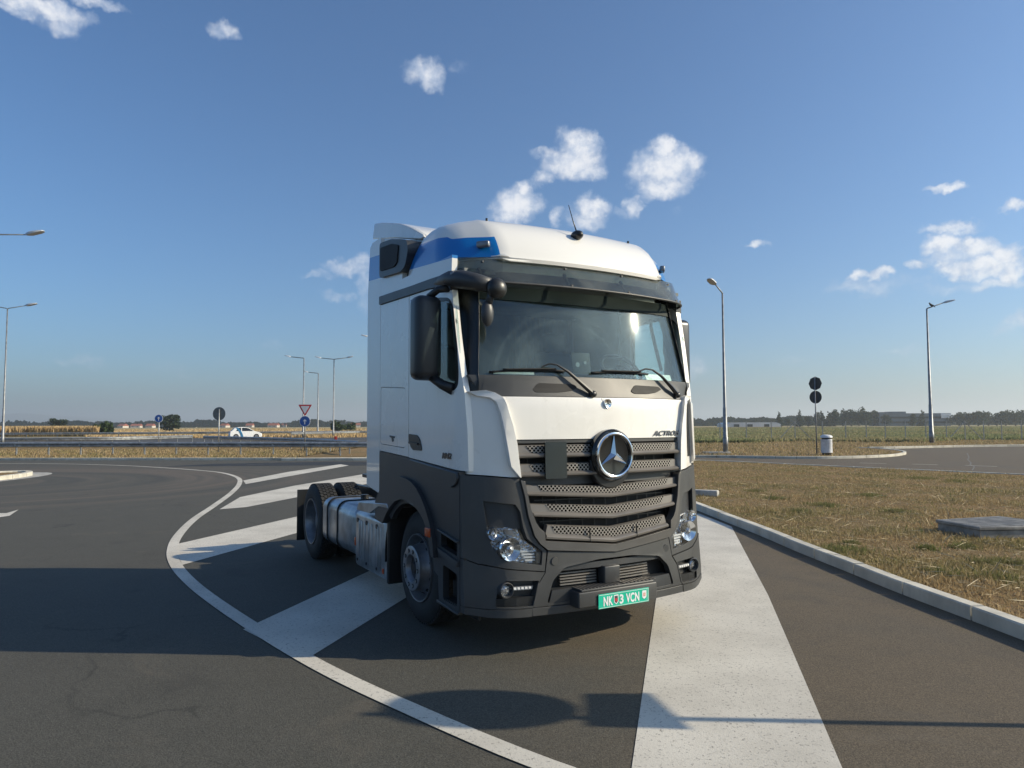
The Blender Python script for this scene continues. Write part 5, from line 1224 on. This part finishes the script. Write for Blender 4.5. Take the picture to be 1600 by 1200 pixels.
# ---- litter bin -------------------------------------------------------
p = G(1292, 713.5); bn = empty('litter_bin', (p.x, p.y, .1), 0, 'pale grey cylindrical litter bin with domed lid beside the sign post', 'bin')
MB().lathe([(.10, .26), (.12, .29), (.80, .29), (.82, .30), (.84, .29)], (0, 0, 0), 'Z', 28).build('bin_body', M['concrete'] if False else simple('bin_grey', (.66, .67, .69), .55, var=.08), bn, 40, recalc=True)
MB().lathe([(0, .23), (.11, .25)], (0, 0, 0), 'Z', 24).build('bin_foot', M['trim'], bn, 40, recalc=True)
MB().lathe([(.84, .25), (.93, .25)], (0, 0, 0), 'Z', 24).build('bin_slot', M['trim'], bn, 40, recalc=True)
MB().lathe([(.93, .31), (.99, .31), (1.05, .27), (1.09, .16), (1.10, .001)], (0, 0, 0), 'Z', 28).build('bin_lid', simple('bin_lid', (.68, .69, .71), .5), bn, 40, recalc=True)

# ---- manhole slab and kerb stub ----------------------------------------
q = [G(1462, 818, .30), G(1534, 830, .30), G(1640, 829, .30), G(1552, 814.5, .30)]
A = [g2(1465, 812.5, .27), g2(1532, 824, .27), g2(1680, 822, .27), g2(1560, 807, .27)]
sl_ = MB().prism([(p.x, p.y) for p in A], lambda x, y, d: (x, y, d), .10, .225, 0).build('inspection_cover', M['rust'], None, 30, .01)
tag(sl_, 'low grey concrete and steel inspection cover in the dry grass at right', 'access cover')
cx = sum(p.x for p in A)/4; cy = sum(p.y for p in A)/4
MB().prism([(cx+(p.x-cx)*1.04, cy+(p.y-cy)*1.04) for p in A], lambda x, y, d: (x, y, d), .228, .275, 0).build('cover_lid', M['rust'], sl_, 30, .008)
b = MB()
for k in range(26):
    t = (k+.5)/26; a = A[0]*(1-t)+A[3]*t; c = A[1]*(1-t)+A[2]*t; a, c = a*.96+c*.04, a*.04+c*.96
    b.bar((a.x, a.y, .277), (c.x, c.y, .277), .035, .006)
b.build('lid_ribs', M['rust'], sl_, 0)
a = G(1086, 774, .1); st_ = MB().rbox((0, 0, .07), (.9, .22, .17), .03, 3, Matrix.Rotation(rad(-28), 4, 'Z')).build('kerb_stone', M['concrete'], None, 40)
st_.location = (a.x+.1, a.y, .08); tag(st_, 'loose grey kerb stone lying in dry grass right behind the bumper', 'kerb stone')

# ---- white hatchback --------------------------------------------------
p = G(383, 686.8); car = empty('parked_car', (p.x, p.y, .12), rad(28), 'white hatchback with blue side sweep driving on the highway', 'car')
def car_build(T_):
    L = 4.0; W_ = .86
    side_p = [(-1.98, .30), (-1.98, .62), (-1.93, .95), (-1.75, 1.02), (-1.35, 1.42), (-1.0, 1.50), (-.2, 1.52), (.35, 1.42), (1.05, .98), (1.65, .82), (1.95, .66), (2.0, .35), (1.9, .22), (-1.9, .22)]
    secs = [(-1, .0), (-.94, .04), (-.80, .0), (.80, .0), (.94, .04), (1, .0)]
    def sec(yw, shrink):
        out = []
        for x, z in side_p:
            k = max(0, z-.9)*.30*abs(yw)
            out.append((x*(1-shrink), yw*W_*(1-max(0, z-.85)*.32), z if z < .9 else .9+(z-.9)*(1-shrink*1.2)))
        return out
    MB().loft([sec(-1, .02), sec(-.93, 0), sec(.93, 0), sec(1, .02)]).build('car_body', M['white_plain'], T_, 35, .03, 3, recalc=True)
    def cw(y): return lambda x, z, d: (x, y*(W_*(1-max(0, z-.85)*.32)+d), z)
    for y in (-1, 1):
        b = MB().prism(rnd([(-1.25, 1.0), (.92, 1.0), (.30, 1.36), (-.15, 1.44), (-.95, 1.42)], .06), cw(y), -.01, .012, .3); b.build('side_windows', M['darkwin'], T_, 30)
        MB().prism([(-.62, 1.0), (-.50, 1.0), (-.52, 1.44), (-.60, 1.44)], cw(y), .0, .018, 0).build('door_pillar', M['white_plain'], T_, 0)
        MB().prism([(-1.25, 1.45), (-1.0, 1.46), (-.72, 1.15), (-.48, .75), (-.32, .25), (-.62, .25), (-.72, .70), (-.95, 1.05)], cw(y), .0, .022, .2).build('blue_sweep', M['carblue'], T_, 0)
        for x in (-1.22, 1.28):
            w = MB().lathe([(-.10, .20), (-.11, .30), (-.07, .325), (.07, .325), (.1, .30), (.09, .2)], (x, y*.80, .31), 'Y', 24).build('wheel', M['rubber'], T_, 30, recalc=True)
            MB().cyl((x, y*.80+y*.06, .31), (x, y*.80+y*.125, .31), .205, n=20).build('rim', M['rimsteel'], w, 30)
    MB().prism([(-.62, 1.03), (.62, 1.03), (.52, 1.36), (-.52, 1.36)], lambda a, z, d: (-1.745+(z-1.02)*.98-d, a, z), 0, .03, 0).build('rear_window', M['darkwin'], T_, 0)
    MB().prism([(-.64, 1.03), (.64, 1.03), (.50, 1.40), (-.50, 1.40)], lambda a, z, d: (1.03-(z-1.0)*1.58+d, a, z), -.02, .02, 0).build('windscreen', M['darkwin'], T_, 0)
    for y in (-.66, .66): MB().rbox((-1.93, y, .86), (.10, .26, .20), .03).build('tail_light', M['red'], T_, 30)
    MB().rbox((-1.985, 0, .55), (.02, .5, .12), .004).build('number_plate', M['signwhite'], T_, 30)
    MB().rbox((-1.95, 0, .32), (.12, 1.5, .14), .03).build('rear_bumper', M['plastic'], T_, 30)
car_build(car)

# ---- fence on the right ------------------------------------------------
fe = empty('wire_fence', (22, 70, .0), 0, 'thin wire mesh fence with pale braced posts in front of the tall grass', 'fence')
fo = Vector((22, 70, 0)); yF = 70.0
fxs = [(u-800)/FPX*yF for u in (1124, 1165, 1204, 1241, 1284, 1320, 1352, 1381.7, 1413, 1445, 1477, 1506, 1535, 1563, 1594, 1628, 1665)]
first = MB().box((0, 0, 1.0), (.07, .07, 2.1)).build('fence_post', M['wallpost'] if 'wallpost' in M else M['concrete'], fe, 0); first.location = (fxs[0]-22, 0, 0)
for x in fxs[1:]:
    c = first.copy(); COL.objects.link(c); c.parent = fe; c.location = (x-22, 0, 0)
for x in (fxs[3], fxs[11]):
    for s in (-1, 1): MB().bar((x-22, 0, 1.95), (x-22+s*1.1*1.6, 0, .1), .06).build('fence_brace', M['concrete'], fe, 0)
b = MB()
for z in (.2, .6, 1.0, 1.4, 1.8, 2.0): b.bar((fxs[0]-22, 0, z), (fxs[-1]-22, 0, z), .008)
for k in range(0, 170): x = fxs[0]+(fxs[-1]-fxs[0])*k/170; b.bar((x-22, 0, .1), (x-22, 0, 2.0), .004)
b.build('wire_mesh', M['pole'], fe, 0)

# ---- trees and far buildings -------------------------------------------
def crown_mesh(name, lumps, n, leaf, mat, parent):
    """leaf cards spread through overlapping lumps: (cx,cy,cz,rx,ry,rz)"""
    vol = np.array([l[3]*l[4]*l[5] for l in lumps])**.67; pr = vol/vol.sum(); idx = np.random.choice(len(lumps), n, p=pr); Lm = np.array(lumps)[idx]
    d = np.random.randn(n, 3); d /= np.linalg.norm(d, axis=1)[:, None]; r = np.random.rand(n)**.45; P = Lm[:, :3]+d*r[:, None]*Lm[:, 3:6]
    a = np.random.randn(n, 3); a /= np.linalg.norm(a, axis=1)[:, None]; c = np.cross(a, np.random.randn(n, 3)); c /= np.linalg.norm(c, axis=1)[:, None]
    s = leaf*(.5+np.random.rand(n))[:, None]; V = np.stack([P-a*s, P+c*s*.6, P+a*s, P-c*s*.6], 1).reshape(-1, 3); F = np.arange(n*4).reshape(n, 4)
    me = bpy.data.meshes.new(name); me.from_pydata(V.tolist(), [], F.tolist()); me.materials.append(mat); me.update()
    o = bpy.data.objects.new(name, me); COL.objects.link(o); o.parent = parent; return o
def tree(name, x, y, w, h, label, cat='tree', shape='round', mat='leafdark', n=1400, group=None, z=0.0):
    t = empty(name, (x, y, z), 0, label, cat, group); rs = random.Random(int(x*31+y*7)); lumps = []
    if shape == 'round':
        for k in range(12):
            a = rs.random()*6.28; rr = w*.30*rs.random()**.5; zz = h*(.30+.55*rs.random()); q = w*(.16+.13*rs.random()); lumps.append((math.cos(a)*rr, math.sin(a)*rr, zz, q, q, q*.8*h/w if h < w else q))
        lumps.append((0, 0, h*.35, w*.42, w*.42, h*.30))
    elif shape == 'wild':
        for k in range(16):
            a = rs.random()*6.28; e = .15+rs.random()*1.1; L = (.6+.4*rs.random())
            for q in (.35, .6, .8, .95): lumps.append((math.cos(a)*math.cos(e)*w*.5*q*L, math.sin(a)*math.cos(e)*w*.5*q*L, h*(.12+.86*math.sin(e)*q*L), w*.09, w*.09, h*.08))
        lumps.append((0, 0, h*.30, w*.3, w*.3, h*.28))
    elif shape == 'cone':
        for k in range(12):
            q = k/11; rr = w*.5*(1-q)*.85+.12; lumps.append((rs.uniform(-.1, .1)*w, rs.uniform(-.1, .1)*w, h*(.08+.88*q), rr, rr, h*.09))
    elif shape == 'column':
        for k in range(12):
            q = k/11; rr = w*.5*(.5+.5*math.sin(3.14*(.15+.8*q))); lumps.append((rs.uniform(-.1, .1)*w, rs.uniform(-.1, .1)*w, h*(.10+.85*q), rr, rr, h*.1))
    MB().tube([(0, 0, 0), (w*.02, 0, h*.3), (0, w*.02, h*.6)], [w*.045, w*.035, w*.015], 7).build('trunk', M['wood'], t, 50)
    crown_mesh('crown', lumps, n, (w+h)*.030, M[mat], t); return t
def at(u, Y): return (u-800)/FPX*Y
tree('bush', at(92, 250), 250, 6.0, 4.9, 'small dark rounded bush on the field skyline at far left', 'bush', 'round')
tree('bush', at(160, 140), 140, 4.4, 3.7, 'ragged green bush with spreading branches at the edge of the tan field', 'bush', 'wild', 'leaf', 2600)
tree('bush', at(267, 235), 235, 8.8, 5.6, 'broad dark bush on the skyline just right of the round blue arrow sign', 'bush', 'round')
tree('bush', at(527, 190), 190, 5.0, 3.8, 'green shrub at the foot of the double-arm street lamp', 'bush', 'wild', 'leaf', 1500)
tree('bush', at(548, 205), 205, 4.2, 2.8, 'low shrub between the double-arm lamp and the cab', 'bush', 'round', 'leaf', 1200)
# right hand tree line
spec = [(1217, 6.5, 10.5, 'cone'), (1229, 5.0, 6.0, 'round'), (1249, 7, 11.5, 'cone'), (1262, 6, 7.5, 'round'), (1277, 6, 9.5, 'column'), (1284, 6, 11.5, 'cone'), (1294, 7, 10.5, 'cone'), (1304, 8, 11.5, 'round'), (1316, 9, 11.8, 'round'), (1329, 10, 12.5, 'round'), (1341, 9, 13.0, 'round'), (1352, 9, 11.0, 'round'), (1364, 9, 11.0, 'round'), (1386, 7, 8.5, 'round'), (1440, 7, 11.5, 'cone'), (1425, 5, 8.5, 'column'), (1481, 6, 9.0, 'wild'), (1497, 11, 10.0, 'round'), (1512, 11, 8.8, 'round'), (1527, 12, 9.8, 'round'), (1543, 12, 10.2, 'round'), (1556, 10, 9.0, 'round'), (1570, 12, 10.6, 'round'), (1585, 12, 10.0, 'round'), (1600, 12, 10.6, 'round'), (1616, 12, 10.2, 'round'), (1640, 12, 10.6, 'round')]
kinds = {'cone': 'dark conical conifer', 'round': 'broad rounded dark tree', 'column': 'narrow upright dark tree', 'wild': 'thin straggly tree'}
nm = {'cone': 'conifer_tree', 'round': 'broadleaf_tree', 'column': 'columnar_tree', 'wild': 'bare_tree'}
for i, (u, w, h, sh_) in enumerate(spec):
    where = ('above the white greenhouses' if u < 1240 else 'behind the sign post and bin' if u < 1310 else 'left of the long blue-grey building' if u < 1375 else 'in front of the long blue-grey building' if u < 1490 else 'in the even tree row right of the building')
    order = ['first', 'second', 'third', 'fourth', 'fifth', 'sixth', 'seventh', 'eighth', 'ninth', 'tenth', 'eleventh'][sum(1 for q in spec[:i] if ('above the white greenhouses' if q[0] < 1240 else 'behind the sign post and bin' if q[0] < 1310 else 'left of the long blue-grey building' if q[0] < 1375 else 'in front of the long blue-grey building' if q[0] < 1490 else 'in the even tree row right of the building') == where)]
    Yt = 430+((i*37) % 50); k = Yt/455
    tree(nm[sh_], at(u, Yt), Yt, w*k, h*k*.92, '%s, %s from left %s' % (kinds[sh_], order, where), 'tree', sh_, 'leafdark', 900, 'trees of the far right tree line')
# more distant belt beyond both sides, reads as one mass
def belt(name, y, x0, x1, h, n):
    X = x0+(x1-x0)*np.random.rand(n); Zm = h*(.45+.55*np.abs(np.sin(X*.021)*np.cos(X*.057+1)+.4*np.sin(X*.13))).clip(.2, 1); Z = np.random.rand(n)*Zm; Yv = y+np.random.rand(n)*30
    s = 1.6*(.5+np.random.rand(n)); a = np.random.rand(n)*6.28; V = np.stack([np.stack([X-s, Yv, Z-s*.3], 1), np.stack([X, Yv-s*np.sin(a), Z-s], 1), np.stack([X+s, Yv, Z+s*.3], 1), np.stack([X, Yv, Z+s*.9], 1)], 1).reshape(-1, 3)
    o = raw(name, V.tolist(), np.arange(n*4).reshape(n, 4).tolist(), M['leafdark']); o['kind'] = 'stuff'; return o
belt('distant_wood', 800, -640, 60, 8, 9000); belt('distant_wood', 620, 130, 640, 8, 7000)
# far buildings
def house(x, y, w, d, h, rh, label, rz=0, group='red-roofed village houses on the left skyline', rmat='roof'):
    o = empty('village_house', (x, y, 0), rz, label, 'house', group)
    MB().box((0, 0, h/2), (w, d, h)).build('wall', M['wall'], o, 0)
    MB().prism([(-d/2-.4, h), (d/2+.4, h), (0, h+rh)], lambda a, z, dd: (dd, a, z), -w/2-.3, w/2+.3, 0).build('roof', M[rmat], o, 0)
    for k in (-.25, .25): MB().box((w*k, -d/2-.03, h*.55), (w*.14, .08, h*.3)).build('window', M['darkwin'], o, 0)
    return o
hs = [(193, 'leftmost'), (214, 'second'), (236, 'third'), (300, 'fourth'), (352, 'fifth'), (362, 'sixth'), (391, 'seventh'), (428, 'eighth'), (446, 'ninth'), (556, 'rightmost')]
for i, (u, w_) in enumerate(hs):
    Yt = 740+(i*53) % 90; house(at(u, Yt), Yt, 7+(i*3) % 6, 8, 2.2, 2.2, 'low village house with red roof, %s of those on the left skyline' % w_, rad((i*23) % 30-15))
bb = empty('office_building', (at(1430, 470), 470, 0), 0, 'long flat blue-grey building with window bands beyond the right-hand field', 'building')
W0 = 112*470/FPX*1.0
MB().box((0, 8, 4.2), (W0, 14, 8.4)).build('wall', M['bluewall'], bb, 0)
MB().box((-22*.42, 8, 8.8), (10, 8, 1.6)).build('roof_plant', M['bluewall'], bb, 0); MB().box((-44*.42-3, 8, 8.6), (16, 8, 1.4)).build('roof_plant', M['bluewall'], bb, 0)
for z in (2.4, 5.6): MB().box((0, .92, z), (W0*.96, .2, 1.3)).build('window_band', M['darkwin'], bb, 0)
MB().box((W0/2-3.2, .8, 6.6), (6.6, .4, 3.0)).build('white_panel', M['signwhite'], bb, 0)
for k, (u, w, lb) in enumerate(((1150, 14, 'leftmost of the low white greenhouses right of the truck'), (1171, 18, 'middle one of the low white greenhouses, widest roof'), (1197, 22, 'rightmost low white greenhouse beside the dark conifers'))):
    Yt = 395+k*4; g_ = empty('greenhouse', (at(u, Yt), Yt, 0), 0, lb, 'greenhouse', 'greenhouses on the right skyline')
    MB().prism([(-w*.36, 0), (-w*.36, 1.7), (-w*.25, 2.6), (w*.25, 2.6), (w*.36, 1.7), (w*.36, 0)], lambda a, z, d: (a, d, z), 0, 20, 0).build('greenhouse_shell', M['foil'], g_, 30)
    MB().box((0, -.05, .8), (3, .1, 1.6)).build('door', M['darkwin'], g_, 0)
# hills
def hills(y, x0, x1, fn, name):
    N = 90; v = []; f = []
    for i in range(N+1):
        x = x0+(x1-x0)*i/N; z = fn(x); v += [(x, y, -2), (x, y+40, z), (x, y+1500, z*.7), (x, y+2500, -2)]
    for i in range(N):
        for k in range(3): a = i*4+k; f.append((a, a+4, a+5, a+1))
    o = raw(name, v, f, M['hill']); o['kind'] = 'structure'; return o
hills(6500, -6800, -3200, lambda x: 12+max(0, 115*math.exp(-((x+4550)/330)**2)+40*math.exp(-((x+3950)/400)**2))+6*math.sin(x*.01), 'hill')
hills(7000, -3200, 0, lambda x: 10+52*math.exp(-((x+1750)/520)**2)+22*math.exp(-((x+2500)/300)**2)+5*math.sin(x*.012), 'hill')

# ---- haze ---------------------------------------------------------------
hz = bpy.data.materials.new('haze_air'); hz.use_nodes = True; t = NT(hz.node_tree); t.n.remove(t.n['Principled BSDF'])
pv = t.node('ShaderNodeVolumePrincipled'); pv.inputs['Color'].default_value = (.90, .96, .98, 1); pv.inputs['Density'].default_value = .00032; pv.inputs['Anisotropy'].default_value = .3
t.l.new(pv.outputs[0], t.n['Material Output'].inputs['Volume'])
hb = MB().box((0, 4400, 74), (16000, 10800, 152)).build('haze', hz, None, 0); hb['kind'] = 'stuff'
